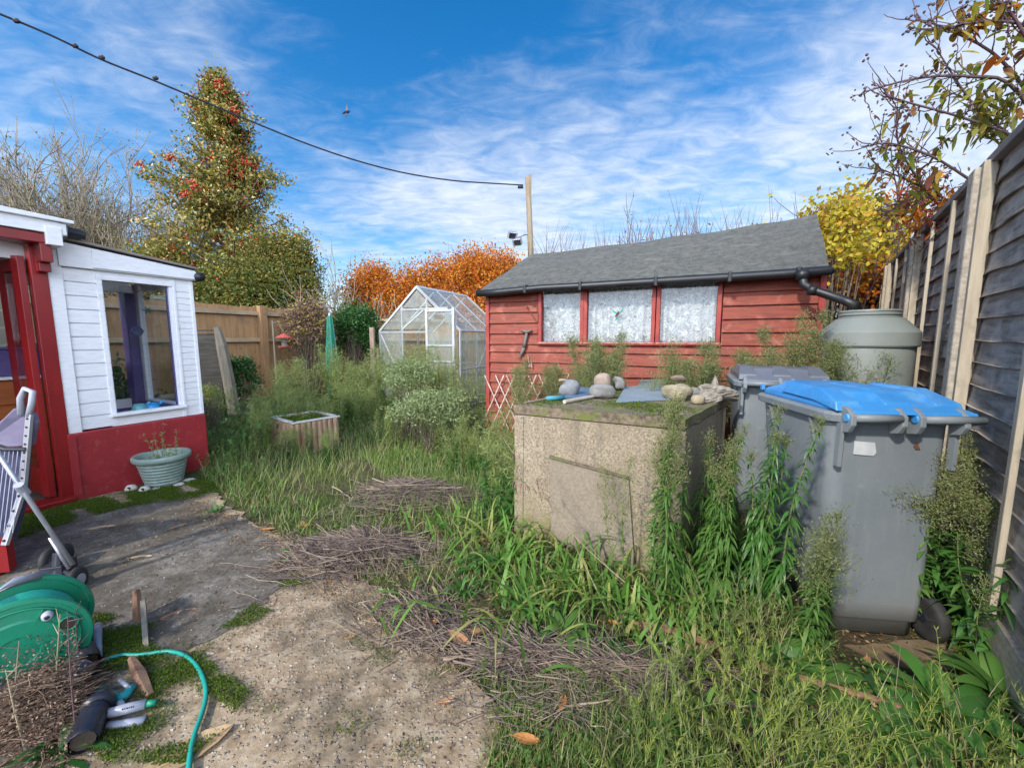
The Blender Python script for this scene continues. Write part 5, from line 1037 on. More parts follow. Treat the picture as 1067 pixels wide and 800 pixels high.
# arching yellowish culms with dark seed heads in front of the bunker
for k, (p_) in enumerate([[(690,660),(650,610,2.0),(590,540,1.98),(548,490,2.0),(520,450,2.1)], [(640,655),(610,590,1.95),(570,520,1.95),(535,500,2.0)], [(600,650),(520,645,1.7),(450,632,1.65),(415,618,1.66)], [(700,650),(600,560,2.1),(560,500,2.3)]]):
    pts = [gl(*p_[0])]+[P(*q) for q in p_[1:]]; pts = smoothpath(pts, 20); o_ = empty('grass_culm', pts[0], ['long arching grass culm with dark seed spikes crossing the bunker front','second arching grass culm below the bunker hatch','long yellowish blade lying over the twigs left of the rosette','thin grass culm leaning over the bunker hatch'][k], 'grass stem', 'arching grass stems')
    wpart('culm', Geo().tube(pts, np.linspace(.003, .001, 20), 5), m_blade if k == 2 else m_straw, o_)
    if k != 2:
        n = 26; b0 = pts[rng.integers(13, 20, n)]; wpart('seed_spike', Geo().addq(*leafset(b0, norm(rdir(n, -.1)+np.array([.3,0,0])), rng.uniform(.03,.07,n), rng.uniform(.003,.005,n), .5)), m_mauve, o_)
    else: wpart('blade', Geo().addq(*leafset(pts[[4,8,12,15,19]], norm(np.array([[-.8,-.2,.4],[-.6,-.6,.2],[-.9,.3,.3],[-.5,-.8,-.2],[-1,.1,.3]])), np.array([.2,.22,.2,.16,.15]), np.full(5,.016), .4, 7)), m_blade, o_)
# feathery yellow-green plants, bottom right
def feathery(label, loc, h, n, seed, m=None, group='yellow green feathery plants at the lower right', lean=(0,0)):
    global rng; keep = rng; rng = np.random.default_rng(seed); b = np.column_stack([rng.normal(0, .09, (n, 2)), np.full(n, -.01)]); d = rdir(n, 1.7); d[:, 2] = abs(d[:, 2]); d[:, 0] += lean[0]; d[:, 1] += lean[1]; d = norm(d)
    LL = h*rng.uniform(.45, 1.05, n); K = 9; p = arc(b, d, LL, rng.uniform(0, .25, n), K); St = Geo().addq(*tubes(p, np.tile(np.linspace(.0022, .0008, K), (n, 1)), 4))
    m_ = 46; ki = np.repeat(np.arange(n), m_); t = rng.uniform(.12, 1, n*m_); f = t*(K-1); k0 = np.clip(f.astype(int), 0, K-2); fr_ = (f-k0)[:, None]; bp = p[ki, k0]*(1-fr_)+p[ki, k0+1]*fr_
    tang = norm(p[ki, k0+1]-p[ki, k0]); dd = norm(tang*.9+rdir(len(bp))*.8); Lf = Geo().addq(*leafset(bp, dd, rng.uniform(.014, .034, len(bp)), rng.uniform(.0022, .0036, len(bp)), .05, 3))
    o = empty('feathery_plant', loc, label, 'plant', group); mesh('stem', St, m_stem, o); mesh('foliage', Lf, m or m_feather, o); rng = keep; return o
fs = [(705,796,.34,16,'feathery plant at the bottom centre right'),(760,775,.40,20,'feathery plant under the near end of the long stick'),(812,806,.40,22,'feathery plant at the bottom edge below the leafy weed'),(745,705,.36,16,'feathery plant beneath the bright green weed'),(800,722,.34,14,'feathery plant touching the long stick'),(880,812,.34,12,'feathery plant left of the large dark leaves'),(705,728,.28,8,'feathery plant right of the pale twigs'),(935,822,.34,10,'feathery plant at the bottom edge right of centre'),(780,665,.38,18,'feathery plant between the bunker corner and the bin'),(660,815,.22,8,'short feathery plant at the bottom edge'),(1010,800,.36,20,'feathery plant in the very corner'),(825,700,.26,7,'thin feathery plant before the left bin wheel')]
for k, (u, v, h, n, lab) in enumerate(fs): feathery(lab, gl(u, v), h*1.15, int(n*1.4), 120+k, m_feather if k % 4 else m_fgrass)
#@@GRASS  (uncountable cover)
ring_px = [(212,500),(235,518),(262,540),(300,560),(345,588),(395,610),(425,648),(470,688),(515,722),(522,760),(500,815)]
veg = np.vstack([gpoly(ring_px), [[.3,.6],[3.2,.9],[2.9,2.3],[5.2,5.6],[2.6,5.0],[2.4,4.0],[-.1,5.0],[-1.0,7.8],[-2.9,8.6],[-3.9,10.0],[-5.6,6.8],[-4.5,5.2],[-3.45,4.25],[-3.3,4.0]]])
def field(poly, n, Lr, W, mat, name, label, dro=.35, cluster=None, K=5, up=1.8, excl=True, thin=None, cat='grass'):
    q = scatter(poly, n)
    if cluster: f = np.sin(q[:,0]*cluster+np.cos(q[:,1]*cluster*.8)*2)+np.sin(q[:,1]*cluster*1.3+q[:,0]*2); q = q[f+rng.normal(0,.5,len(q)) > -.2]
    if excl:
        bad = inpoly(q[:,0], q[:,1], np.array([BA,BB,BC,BD])) | (((q[:,0]-1.86)/.33)**2+((q[:,1]-1.95)/.42)**2 < 1) | inpoly(q[:,0], q[:,1], gpoly([(850,668),(990,660),(1000,700),(960,728),(868,722)]))
        shb = np.array([SL(0,0,0)[:2], SL(SLEN,0,0)[:2], SL(SLEN,3,0)[:2], SL(0,3,0)[:2]]); bad |= inpoly(q[:,0], q[:,1], shb); q = q[~bad]
    if thin is not None: q = q[thin(q)]
    N = len(q); b = gp(q)-[0,0,.01]; d = rdir(N, up); d[:,2] = abs(d[:,2]); LL = rng.uniform(*Lr, N); g = Geo().addq(*leafset(b, d, LL, W*rng.uniform(.6,1.3,N), dro*rng.uniform(.3,1.6,N), K, 'blade'))
    return tag(mesh(name, g, mat), label, cat, kind='stuff')
near = np.vstack([gpoly([(345,590),(395,612),(425,650),(470,690),(515,722),(522,760),(500,815)]), [[.2,.7],[2.6,.9],[2.9,2.4],[1.7,3.0],[.9,2.2],[0,2.7],[-.6,3.2],[-1.4,3.0]]])
def notwig(q): # keep twig piles and the bare strip open
    r = np.ones(len(q), bool)
    for (u, v, rx, ry) in ((430,520,.50,.28),(390,575,.55,.25),(330,590,.3,.15),(450,680,.30,.25),(600,725,.40,.14),(470,640,.3,.2)):
        c = G(u, v); r &= ((q[:,0]-c[0])/rx)**2+((q[:,1]-c[1])/ry)**2 > 1*rng.uniform(.55, 1, len(q))
    return r
farther = lambda p: (lambda q: notwig(q) & ((q[:,1] > 2.6) | (rng.uniform(0, 1, len(q)) < p)))
field(near, 20000, (.03,.12), .0035, m_grass, 'grass', 'short mixed grass in the near weeds', .4, 5, thin=notwig)
field(near, 3200, (.10,.26), .007, m_grass, 'grass', 'longer green grass in the near weeds', .6, 4, K=6, thin=notwig)
field(near, 3600, (.08,.28), .003, m_straw, 'grass', 'dry straw in the near weeds', .4, 3)
field(gpoly([(515,722),(640,700),(760,730),(760,810),(500,815)]), 7000, (.04,.12), .003, m_grass, 'grass', 'fine short grass at the bottom centre', .4)
field(veg, 60000, (.05,.22), .008, m_grass, 'grass', 'green grass in the middle of the garden', .4, 1.7, K=4, thin=farther(.25))
field(veg, 26000, (.12,.42), .005, m_fgrass, 'grass', 'pale feathery tall grass in the middle of the garden', .3, 2.3, K=5, thin=farther(.06))
field(veg, 8000, (.10,.40), .004, m_straw, 'grass', 'dry straw coloured grass', .35, 1.9, K=4, thin=farther(.2))
field(gpoly([(375,475),(500,468),(530,520),(470,520),(400,500)]), 16000, (.03,.09), .006, m_blade, 'grass', 'bright short grass patch left of the bunker', .3, K=4)
# leaf litter of low weeds over the ground
def lowweeds(poly, n, Lr, W, mat, name, label, hz=(.0,.12), cl=None, thin=None):
    q = scatter(poly, n)
    if cl: f = np.sin(q[:,0]*cl+1)+np.sin(q[:,1]*cl*1.2+q[:,0]*1.5); q = q[f+rng.normal(0,.4,len(q)) > 0]
    if thin is not None: q = q[thin(q)]
    bad = inpoly(q[:,0], q[:,1], np.array([BA,BB,BC,BD])) | (((q[:,0]-1.86)/.33)**2+((q[:,1]-1.95)/.42)**2 < 1); q = q[~bad]
    N = len(q); b = gp(q); b[:,2] += rng.uniform(*hz, N); d = rdir(N, .5); LL = rng.uniform(*Lr, N)
    return tag(mesh(name, Geo().addq(*leafset(b, d, LL, LL*W, .3, 4, 'oval')), mat), label, 'ground cover', kind='stuff')
lowweeds(near, 9000, (.010,.026), .5, m_weed, 'ground_cover', 'low creeping weeds near the bunker', (0,.04), 4, thin=notwig)
lowweeds(veg, 34000, (.02,.06), .3, m_weed, 'ground_cover', 'low leafy weeds across the garden', (0,.25), 1.6, thin=lambda q: notwig(q) & (q[:,1] > 2.7))
lowweeds(gpoly([(205,400),(300,395),(330,440),(290,480),(240,490),(212,470)]), 9000, (.03,.08), .35, m_weedb, 'ground_cover', 'leafy weeds beyond the porch corner', (.05,.5), 2)
lowweeds(gpoly([(820,660),(860,668),(860,725),(960,735),(1067,690),(1067,800),(800,800)]), 4200, (.012,.032), .45, m_weedb, 'ground_cover', 'low leaves round the bin slab', (0,.05), 6)
lowweeds(gpoly([(985,600),(1090,600),(1090,700),(1000,690)]), 3000, (.02,.06), .42, m_weed, 'ground_cover', 'low leaves under the fence', (0,.2), 5)
# moss on the concrete
def moss(px, n, label, lo=.1, Ls=(.004,.012)):
    q = scatter(gpoly(px), n); f = np.sin(q[:,0]*17+np.sin(q[:,1]*23)*1.5)+np.sin(q[:,1]*19+q[:,0]*6)+rng.normal(0,.35,len(q)); q = q[f > lo]; N = len(q)
    b = np.column_stack([q, .012+rng.uniform(0,.012,N)]); return tag(mesh('moss', Geo().addq(*cards(b, rdir(N, 1.0), rng.uniform(*Ls,N), rng.uniform(.003,.007,N))), m_moss), label, 'moss', kind='stuff')
moss([(60,528),(215,500),(235,516),(140,528),(75,545),(20,565),(20,540)], 26000, 'moss strip along the porch foot', -.9, (.008,.02))
moss([(100,640),(170,655),(215,690),(260,725),(230,770),(190,800),(110,800),(60,760)], 30000, 'moss around the hose and nozzles', 0, (.005,.013))
moss([(215,668),(320,590),(345,600),(250,660),(190,700)], 7000, 'moss along the crack between the slabs', .5)
moss([(240,700),(420,640),(500,720),(500,800),(200,800)], 9000, 'scattered moss spots on the pale concrete', 1.5)
moss([(985,640),(1067,640),(1067,720),(1000,700)], 9000, 'moss at the fence foot', -.5)
# leaf litter, crumbs and pebbles
def litter(name, label, poly, n, Lr, mat, cl, lo, z=.012, ratio=.6, cat='litter'):
    q = scatter(poly, n); f = np.sin(q[:,0]*cl+np.cos(q[:,1]*cl*1.7)*2)+np.sin(q[:,1]*cl*1.3+q[:,0]*3)+rng.normal(0,.5,len(q)); q = q[f > lo]; N = len(q); b = np.column_stack([q, np.where(inpoly(q[:,0], q[:,1], patio), .008, gz(q[:,0], q[:,1])+.004)+rng.uniform(0,z,N)])
    d = rdir(N)*[1,1,.25]; LL = rng.uniform(*Lr, N); return tag(mesh(name, Geo().addq(*cards(b, norm(d), LL, LL*ratio)), mat), label, cat, kind='stuff')
pall = patio
litter('leaf_litter', 'brown crumbs and litter over the patio', pall, 5200, (.005,.018), m_heap, 2.7, .2)
litter('leaf_litter', 'dead leaf litter under the near weeds', near, 12000, (.008,.026), m_brownlit, 6.1, -.4, .03, .5)
litter('leaf_litter', 'dead leaf litter along the patio edge', gpoly([(200,515),(260,540),(340,580),(420,630),(500,700),(560,760),(500,800),(430,690),(330,620),(250,585),(190,540)]), 5200, (.005,.018), m_brownlit, 7.1, -.2, .015, .45)
litter('straw_litter', 'pale broken straw bits around the twig heaps', gpoly([(260,540),(480,520),(700,700),(640,780),(500,790),(380,660),(280,600)]), 3000, (.02,.08), m_straw, 4, -.3, .03, .06)
q = scatter(patio, 1500); c_ = np.column_stack([q, np.full(len(q), .006)]); tag(mesh('gravel', Geo().addq(*blobs(c_, rng.uniform(.002,.006,len(q)))), m_gravel), 'small loose pebbles on the pale concrete', 'gravel', kind='stuff')
#@@TWIGS
def twig_pile(px, rx, ry, ang, n, Lr, label, hgt=.10, m=None, seed=0, r_=.0026):
    global rng; keep = rng; rng = np.random.default_rng(seed+300); c = gl(*px); a = rng.uniform(0, 6.28, n); q = np.minimum(abs(rng.normal(0, .52, n)), 1.5)*(1+.35*np.sin(a*3+seed)+.2*np.sin(a*5)); x = rx*q*np.cos(a); y = ry*q*np.sin(a)
    b = np.column_stack([x, y, rng.uniform(.005, 1, n)*hgt*np.clip(1-q*.7, .08, 1)]); th_ = ang+rng.normal(0, .45, n)+np.where(rng.uniform(0,1,n) < .25, rng.uniform(-1.5,1.5,n), 0); d = norm(np.stack([np.cos(th_), np.sin(th_), rng.normal(.05, .16, n)], 1)); LL = rng.uniform(*Lr, n)
    p = arc(b-d*LL[:,None]/2, d, LL, rng.uniform(-.05,.2,n), 6)+np.cumsum(rng.normal(0,.010,(n,6,3))*np.array([1,1,.5]),1); p[...,2] = np.maximum(p[...,2], .003)
    rd = np.tile(np.linspace(1,.5,6), (n,1))*(rng.uniform(.4,1.2,(n,1))+1.6*(rng.uniform(0,1,(n,1)) < .05))*r_; o = mesh('dead_twigs', Geo().addq(*tubes(p, rd, 4)), m or m_twigs); o.location = [float(v) for v in c]; tag(o, label, 'twig pile', kind='stuff'); rng = keep
twig_pile((432,524), .50, .30, 0.0, 1700, (.15,.45), 'far heap of dead grey twigs beside the green weeds', .13, seed=1)
twig_pile((385,580), .52, .24, -.45, 1700, (.15,.5), 'dense heap of dead purple grey twigs at the patio edge', .11, seed=2)
twig_pile((330,575), .26, .16, -.3, 300, (.12,.35), 'loose twigs at the left of the heap', .05, seed=3)
twig_pile((440,640), .26, .26, -.9, 420, (.12,.4), 'scattered twigs below the heap', .04, seed=4)
twig_pile((480,665), .36, .16, -.2, 360, (.1,.35), 'thin twigs around the tan leaf', .03, seed=5)
twig_pile((560,690), .32, .09, -.35, 700, (.12,.4), 'bundle of pale twigs in the foreground', .06, seed=6)
twig_pile((650,712), .34, .07, -.15, 520, (.15,.45), 'pale twigs running toward the feathery plants', .05, m=m_twigs, seed=7)
twig_pile((600,745), .40, .14, -.2, 240, (.1,.3), 'sparse twigs at the bottom centre', .03, seed=8)
twig_pile((280,620), .5, .25, .4, 40, (.1,.3), 'few stray stems lying on the slab', .015, seed=9)
twig_pile((40,760), .22, .16, .7, 1300, (.05,.22), 'tangled dead brown stalks in the bottom left corner', .22, m=m_heap, seed=10, r_=.002)
twig_pile((25,715), .20, .10, .4, 900, (.05,.2), 'dead brown stalks below the green hose reel', .16, m=m_heap, seed=12, r_=.002)
twig_pile((70,725), .10, .10, 1.2, 260, (.05,.2), 'dead stalks between the reel and the nozzles', .10, m=m_heap, seed=14, r_=.002)
q = scatter(gpoly([(-60,700),(80,695),(100,740),(70,820),(-60,820)]), 5000); N = len(q); b = np.column_stack([q, rng.uniform(.02,.24,N)]); tag(mesh('dead_leaves', Geo().addq(*cards(b, rdir(N,.2), rng.uniform(.005,.014,N), rng.uniform(.003,.008,N))), m_heap), 'crumbled dead leaves in the bottom left corner', 'dead leaves', kind='stuff')
# single dark branches on the concrete
for k, p_ in enumerate(([(445,755),(470,757),(500,752),(535,748),(560,735)], [(405,700),(440,722),(475,745),(500,760)], [(140,700),(200,693),(280,680),(350,662),(415,652)], [(350,790),(375,765),(410,735),(430,720)], [(255,690),(310,670),(330,640),(345,620)], [(560,675),(600,700),(640,716),(690,728),(740,745)], [(330,560),(300,575),(255,600),(230,615)])):
    pts = smoothpath([gl(u, v, .012) for u, v in p_], 24)+np.random.default_rng(k).normal(0,.003,(24,3)); o_ = empty('fallen_branch', pts[0], ['dark forked branch on the pale concrete near the bottom','dark thin branch below the near twigs','long thin stem stretching right from the teal hose','short thin stem at the bottom of the pale concrete','crooked stem across the pale concrete','dark branch under the pale twigs in the foreground','thin stem on the dark slab left of the heap'][k], 'branch', 'fallen branches on the ground')
    g = Geo().tube(pts, np.linspace(.006,.002,24) if k != 2 else .003, 6)
    for j in (6, 11, 16, 20): d_ = rdir(1)[0]*[1,1,.15]; g.tube([pts[j], pts[j]+d_*.05, pts[j]+d_*.09+[.02,0,0]], [.003,.002,.001], 4)
    wpart('wood', g, m_twig, o_)
for k, (u, v, h, dx) in enumerate(((80,770,.50,.01),(85,700,.30,0),(14,760,.36,.03),(30,790,.34,-.02),(58,745,.42,.03))):
    b0 = gl(u, v); pts = smoothpath([b0, b0+[dx,0,h*.5], b0+[dx*2+.01,0,h]], 10); o_ = empty('dead_stem', b0, ['tall dark dead stem rising in front of the hose reel','thin dead stem at the right of the hose reel','pale dead stem at the far left','second pale dead stem in the corner heap','wispy dead stem before the green disc'][k], 'stem', 'upright dead stems'); g = Geo().tube(pts, np.linspace(.004,.0012,10), 5)
    for j in (4,5,6,7,8): d_ = rdir(1, .8)[0]; g.tube([pts[j], pts[j]+d_*.03, pts[j]+d_*.055], [.0018,.0012,.0006], 4)
    wpart('stalk', g, m_barkp if k < 2 else m_straw, o_)
#@@LEAVES
def fallen_leaf(k, u, v, s, rz, m, lab, lift=.012, curl=.25, ar=.42, group='fallen leaves on the ground', tilt=0):
    nx, ny = 11, 5; V = []; 
    for i in range(nx):
        t = i/(nx-1); w = ar*math.sin(PI*min(1, .04+.96*t))**.75+.004
        for j in range(ny):
            y = (j/(ny-1)-.5)*w; V.append(((t-.5), y, curl*((t-.5)**2*1.0+abs(y)*1.1)+.006*math.sin(i*3.0)*(abs(y)*8)))
    V = np.array(V)*s; T = V-[0,0,.0012]; n_ = nx*ny
    f = [(i*ny+j, i*ny+j+1, (i+1)*ny+j+1, (i+1)*ny+j) for i in range(nx-1) for j in range(ny-1)]; g = Geo().add(V, f)
    g.tube([(-.5*s,0,curl*.25*s+.001),(0,0,.0015),(.5*s,0,curl*.25*s+.001)], .0012, 4).tube([(-.5*s,0,curl*.25*s),(-.68*s,.02*s,curl*.3*s)], .001, 4)
    o = mesh('fallen_leaf', g, m, smooth=True); o.location = [float(x) for x in gl(u, v, lift)]; o.rotation_euler = (tilt, 0, rz); tag(o, lab, 'leaf', group)
LV = [(187,641,.12,.55,0,'tan curled leaf on the dark slab beside the split stake'),(198,785,.20,.75,2,'large ribbed pale leaf at the bottom edge over the teal hose'),(479,675,.11,-.7,0,'large tan leaf on the twigs left of the centre rosette'),(500,666,.07,.1,0,'curled tan leaf just right of the large tan leaf'),(549,784,.075,-.2,1,'orange brown leaf at the bottom centre'),(586,745,.055,1.2,1,'small orange leaf in the short grass'),(676,673,.04,.9,2,'tiny pale yellow leaf on the long stick'),(607,633,.035,.3,2,'tiny pale yellow leaf above the rosette'),(318,550,.09,.2,1,'orange leaf left of the far twig heap'),(315,548,.07,2.0,0,'brown leaf beside the orange leaf by the heap'),(452,655,.05,.4,1,'small orange leaf on the near twigs'),(107,551,.13,.35,2,'pale leaf on the mossy slab below the plinth'),(148,582,.10,.2,2,'pale leaf in the middle of the dark slab'),(112,568,.08,.1,0,'orange brown leaf below the pale slab leaf'),(102,574,.06,.5,1,'small orange leaf near the pushchair wheel'),(150,556,.09,.4,0,'brown leaf near the pot foot'),(172,562,.06,.1,2,'small pale leaf right of the mossy patch'),(185,550,.08,1.0,1,'tan leaf beneath the plant pot'),(212,531,.09,.3,0,'brown leaf at the edge of the weeds by the pot'),(235,540,.08,-.2,0,'brown leaf half under the weeds'),(280,553,.07,.2,1,'orange leaf at the patio edge'),(36,590,.07,.3,2,'pale leaf beside the red door'),(365,665,.04,.5,0,'small brown leaf on the pale concrete'),(345,605,.05,1.5,1,'orange leaf at the corner of the heap'),(640,655,.05,-.4,1,'orange leaf in the grass right of the rosette'),(520,700,.04,1.1,0,'reddish leaf below the large tan leaf'),(465,735,.05,.3,0,'brown leaf at the foot of the forked branch'),(848,705,.06,.4,2,'dry leaf under the bin weeds'),(905,676,.05,.7,0,'brown curled leaf on the slab under the bin'),(1008,690,.06,.4,1,'rusty leaf beside the bin wheel'),(690,668,.05,.4,0,'brown leaf by the end of the stick'),(410,655,.045,2.2,1,'small orange leaf in the scattered twigs'),(500,575,.07,.5,1,'orange brown leaf in the leafy weeds'),(130,600,.05,1.9,0,'small brown leaf in the centre of the slab'),(225,612,.04,.5,2,'tiny pale leaf on the right of the slab'),(600,590,.05,.5,1,'orange leaf under the broad grass')]
for k, (u, v, s, rz, mi, lab) in enumerate(LV): fallen_leaf(k, u, v, s*1.25, rz, (m_leafA, m_leafB, m_leafC)[mi], lab, lift=.03 if 440 < u < 800 else .014, curl=.2+.2*((k*7) % 5)/5)
fallen_leaf(99, 395, 640, .16, 1.3, m_blade, 'single upright green blade standing among the twigs', .07, .05, .12, None, tilt=0)
#@@TREES
def grow(b, d, Lg, r, depth, rr, out, tips, up=.15, wig=.12, nk=4, ang=.6, ratio=.72, K=6):
    pts = [b]; dd = d
    for k in range(K-1): dd = norm(dd+rr.normal(0, wig, 3)+np.array([0, 0, up*wig])); pts.append(pts[-1]+dd*Lg/(K-1))
    pts = np.array(pts); out.append((pts, np.linspace(r, r*.55, K)))
    if depth == 0: tips.append((pts[-1], dd)); tips.append((pts[K//2], dd)); return
    for k in range(nk):
        t = rr.uniform(.35, 1) if k else 1.0; i = min(K-1, int(t*(K-1))); nd_ = norm(dd+rr.normal(0, ang, 3)+np.array([0, 0, up]))
        grow(pts[i], nd_, Lg*ratio*rr.uniform(.75, 1.15), r*(.64 if k else .74), depth-1, rr, out, tips, up, wig, nk, ang, ratio, K)
def branches(out, sides=4): g = Geo(); g.addq(*tubes(np.array([o[0] for o in out]), np.array([o[1] for o in out]), sides)); return g
def crown(c, d, n, spread, Lr, Wr, m, name, root, up=.2):
    ki = rng.integers(0, len(c), n); b = c[ki]+rng.normal(0, 1, (n, 3))*spread; g = Geo().addq(*cards(b, rdir(n, up), rng.uniform(*Lr, n), rng.uniform(*Wr, n))); return wpart(name, g, m, root)
# holly
hp_ = P(222, 80, 12.0); hx = hp_[0]*.985; hy = 12.0; hh = hp_[2]
root = empty('holly_tree', (hx, hy, 0), 'tall conical holly tree covered in red berries behind the board fence', 'tree')
out = [(np.array([[hx+.03*math.sin(z*2), hy, z*hh/6] for z in range(6)])+0, np.linspace(.16, .03, 6))]
rr = np.random.default_rng(5); cl = []
for k in range(300):
    t = 1-rr.uniform(.015, .86); z = t*hh; R = min((1-t)**.9*3.3, 1.8)*rr.uniform(.32, 1.25)*(1+.24*math.sin(t*31))+.05; a = rr.uniform(0, 6.28)
    e = np.array([hx+R*math.cos(a), hy+R*math.sin(a)*.8, z+R*.12]); b0 = np.array([hx, hy, max(.5, z-R*.25)]); m0 = (b0+e)/2-[0,0,.06]
    out.append((np.array([b0, b0*.6+m0*.4, m0, m0*.5+e*.5, e*.85+m0*.15, e]), np.linspace(.035, .008, 6)))
    for s in np.linspace(.35, 1.05, 5): cl.append(b0+(e-b0)*s+rr.normal(0, .10, 3))
cl = np.array(cl); cl = np.vstack([cl, [[hx, hy, hh-.15*i] for i in range(4)]])
wpart('trunk', branches(out[:1]), m_bark, root); wpart('branch', branches(out[1:]), m_bark, root)
crown(cl, None, 62000, .10, (.06,.13), (.035,.065), m_holly, 'crown', root, .3)
bc = cl[rr.integers(0, len(cl), 150)]+rr.normal(0, .12, (150,3)); bb = np.repeat(bc, 22, 0)+rr.normal(0, .07, (3300,3)); bb = np.vstack([bb, cl[rr.integers(0,len(cl),900)]+rr.normal(0,.18,(900,3))]); wpart('berries', Geo().addq(*blobs(bb, rr.uniform(.018,.032,len(bb)))), m_berry, root)
# olive bush to the right of the holly, and lower skirt to the left
def bush(name, label, c, rad, n, Lr, Wr, m, seed, trunk=True, lump=.28, nl=60, berries=0, m2=None, cat='bush', group=None, flat=0):
    rr = np.random.default_rng(seed); c = np.array(c, float); rad = np.array(rad); root = empty(name, (c[0], c[1], 0), label, cat, group)
    u = norm(rr.normal(0, 1, (nl, 3))); u[:, 2] = np.where(u[:, 2] < -.6, -u[:, 2], u[:, 2]); cen_ = c+u*rad*rr.uniform(.45, 1, (nl, 1))**.6
    if trunk:
        out = []
        for k in range(min(nl, 46)):
            b0 = np.array([c[0]+rr.normal(0,.08), c[1]+rr.normal(0,.08), 0.0]); e = cen_[k]; m0 = (b0+e)/2+rr.normal(0, .08, 3); m0[2] = e[2]*.45; t = np.linspace(0, 1, 6)[:, None]; out.append((b0*(1-t)**2+2*m0*t*(1-t)+e*t*t, np.linspace(.035, .006, 6)*min(1.5, rad[2])))
        wpart('trunk', branches(out), m_bark, root)
    ki = rr.integers(0, nl, n); b = cen_[ki]+rr.normal(0, 1, (n, 3))*rad*lump*.55; global rng; keep = rng; rng = rr
    wpart('crown', Geo().addq(*cards(b, rdir(n, .25), rr.uniform(*Lr, n), rr.uniform(*Wr, n))), m, root)
    if m2: n2 = n//6; ki = rr.integers(0, nl, n2); b = cen_[ki]+rr.normal(0, 1, (n2, 3))*rad*lump*.6; wpart('turning_leaves', Geo().addq(*cards(b, rdir(n2), rr.uniform(*Lr, n2), rr.uniform(*Wr, n2))), m2, root)
    if berries: b = cen_[rr.integers(0, nl, berries)]+rr.normal(0, 1, (berries, 3))*rad*.2; wpart('berries', Geo().addq(*blobs(b, .022)), m_berry, root)
    rng = keep; return root
bush('bush', 'olive and yellow bush right of the holly above the fence', P(296,284,11.5), (.95,.8,1.05), 12000, (.05,.11), (.03,.05), m_olive, 11, berries=120, m2=m_holly, lump=.35, cat='bush')
bush('bush', 'lower left shoulder of red berried bush beside the holly', P(165,290,11.2), (.9,.8,.9), 9000, (.05,.11), (.03,.05), m_holly, 12, berries=260, m2=m_olive, lump=.4)
bush('bush', 'low dark green bush under the holly behind the fence', P(262,305,11.0), (1.5,.7,.8), 14000, (.06,.12), (.035,.055), m_olive, 13, m2=m_dgreen, lump=.4)
bush('brown_bush', 'brown leaved rounded bush in front of the board fence', P(322,345,8.0), (.45,.4,.55), 7000, (.03,.06), (.018,.03), m_heap, 14, m2=m_yellow, lump=.4)
bush('evergreen_bush', 'dark green cone shaped evergreen left of the greenhouse', P(369,352,8.9), (.52,.45,.62), 12000, (.04,.075), (.022,.035), m_dgreen, 15, lump=.35)
bush('grey_green_shrub', 'rounded grey green shrub in front of the greenhouse', P(425,392,5.2), (.30,.28,.18), 4200, (.03,.06), (.010,.018), m_sage, 16, lump=.4)
bush('grey_green_shrub', 'wider grey green shrub spreading before the greenhouse door', P(450,425,4.7), (.45,.35,.18), 5200, (.03,.06), (.010,.018), m_sage, 17, lump=.4)
bush('dark_shrub', 'low dark shrub at the foot of the board fence', P(250,395,6.8), (.3,.3,.35), 3500, (.03,.06), (.02,.03), m_dgreen, 18)
bush('straggly_bush', 'straggly olive bush beside the porch in front of the dark panel', P(216,418,5.5), (.22,.25,.20), 2200, (.02,.045), (.008,.014), m_fgrass, 19)
bush('neighbour_hedge', 'dark hedge seen through the porch window', W3(.5, -2.5, .5), (1.2,.4,.6), 7000, (.05,.09), (.03,.05), m_dgreen, 30)
# autumn hedge
def hedge(name, label, p, q, h0, depth, n, m, seed, m2, twn=200, twl=(.3,.9), topvar=.25):
    rr = np.random.default_rng(seed); p, q = np.array(p), np.array(q); root = empty(name, p, label, 'hedge'); Lg = np.linalg.norm(q-p); nl = int(Lg*34)
    s = rr.uniform(0, 1, nl)[:, None]; sd = norm(np.array([-(q-p)[1], (q-p)[0], 0])); top = h0+topvar*np.sin(s[:, 0]*9+seed)+rr.normal(0, .12, nl); z = top*(1-rr.uniform(0, 1, nl)**1.2*.55)
    cen_ = p+(q-p)*s+sd*rr.normal(0, depth*.4, nl)[:, None]; cen_[:, 2] = z; out = []
    for k in range(0, nl, 5): b0 = np.array([cen_[k][0]+rr.normal(0,.2), cen_[k][1], 0]); t = np.linspace(0, 1, 6)[:, None]; out.append((b0*(1-t)+cen_[k]*t+rr.normal(0,.03,(6,3)), np.linspace(.03,.008,6)))
    wpart('trunk', branches(out), m_bark, root)
    ki = rr.integers(0, nl, n); b = cen_[ki]+rr.normal(0, 1, (n, 3))*[.22,.22,.2]; global rng; keep = rng; rng = rr; k1 = int(n*.75)
    wpart('foliage', Geo().addq(*cards(b[:k1], rdir(k1, .3), rr.uniform(.05,.11,k1), rr.uniform(.03,.06,k1))), m, root); wpart('browned_leaves', Geo().addq(*cards(b[k1:], rdir(n-k1, .3), rr.uniform(.05,.10,n-k1), rr.uniform(.03,.06,n-k1))), m2, root)
    if twn: i = rr.integers(0, nl, twn); b = cen_[i]; b[:, 2] = top[i]-.1; d = rdir(twn, 2.2); wpart('twig', Geo().addq(*tubes(arc(b, d, rr.uniform(*twl, twn), 0, 5)+np.cumsum(rr.normal(0,.015,(twn,5,3)),1), np.tile(np.linspace(.010,.003,5), (twn,1)), 3)), m_twig, root)
    rng = keep; return root
ha, hb_ = P(368, 300, 12.8), P(470, 275, 12.0); ha[2] = hb_[2] = 0
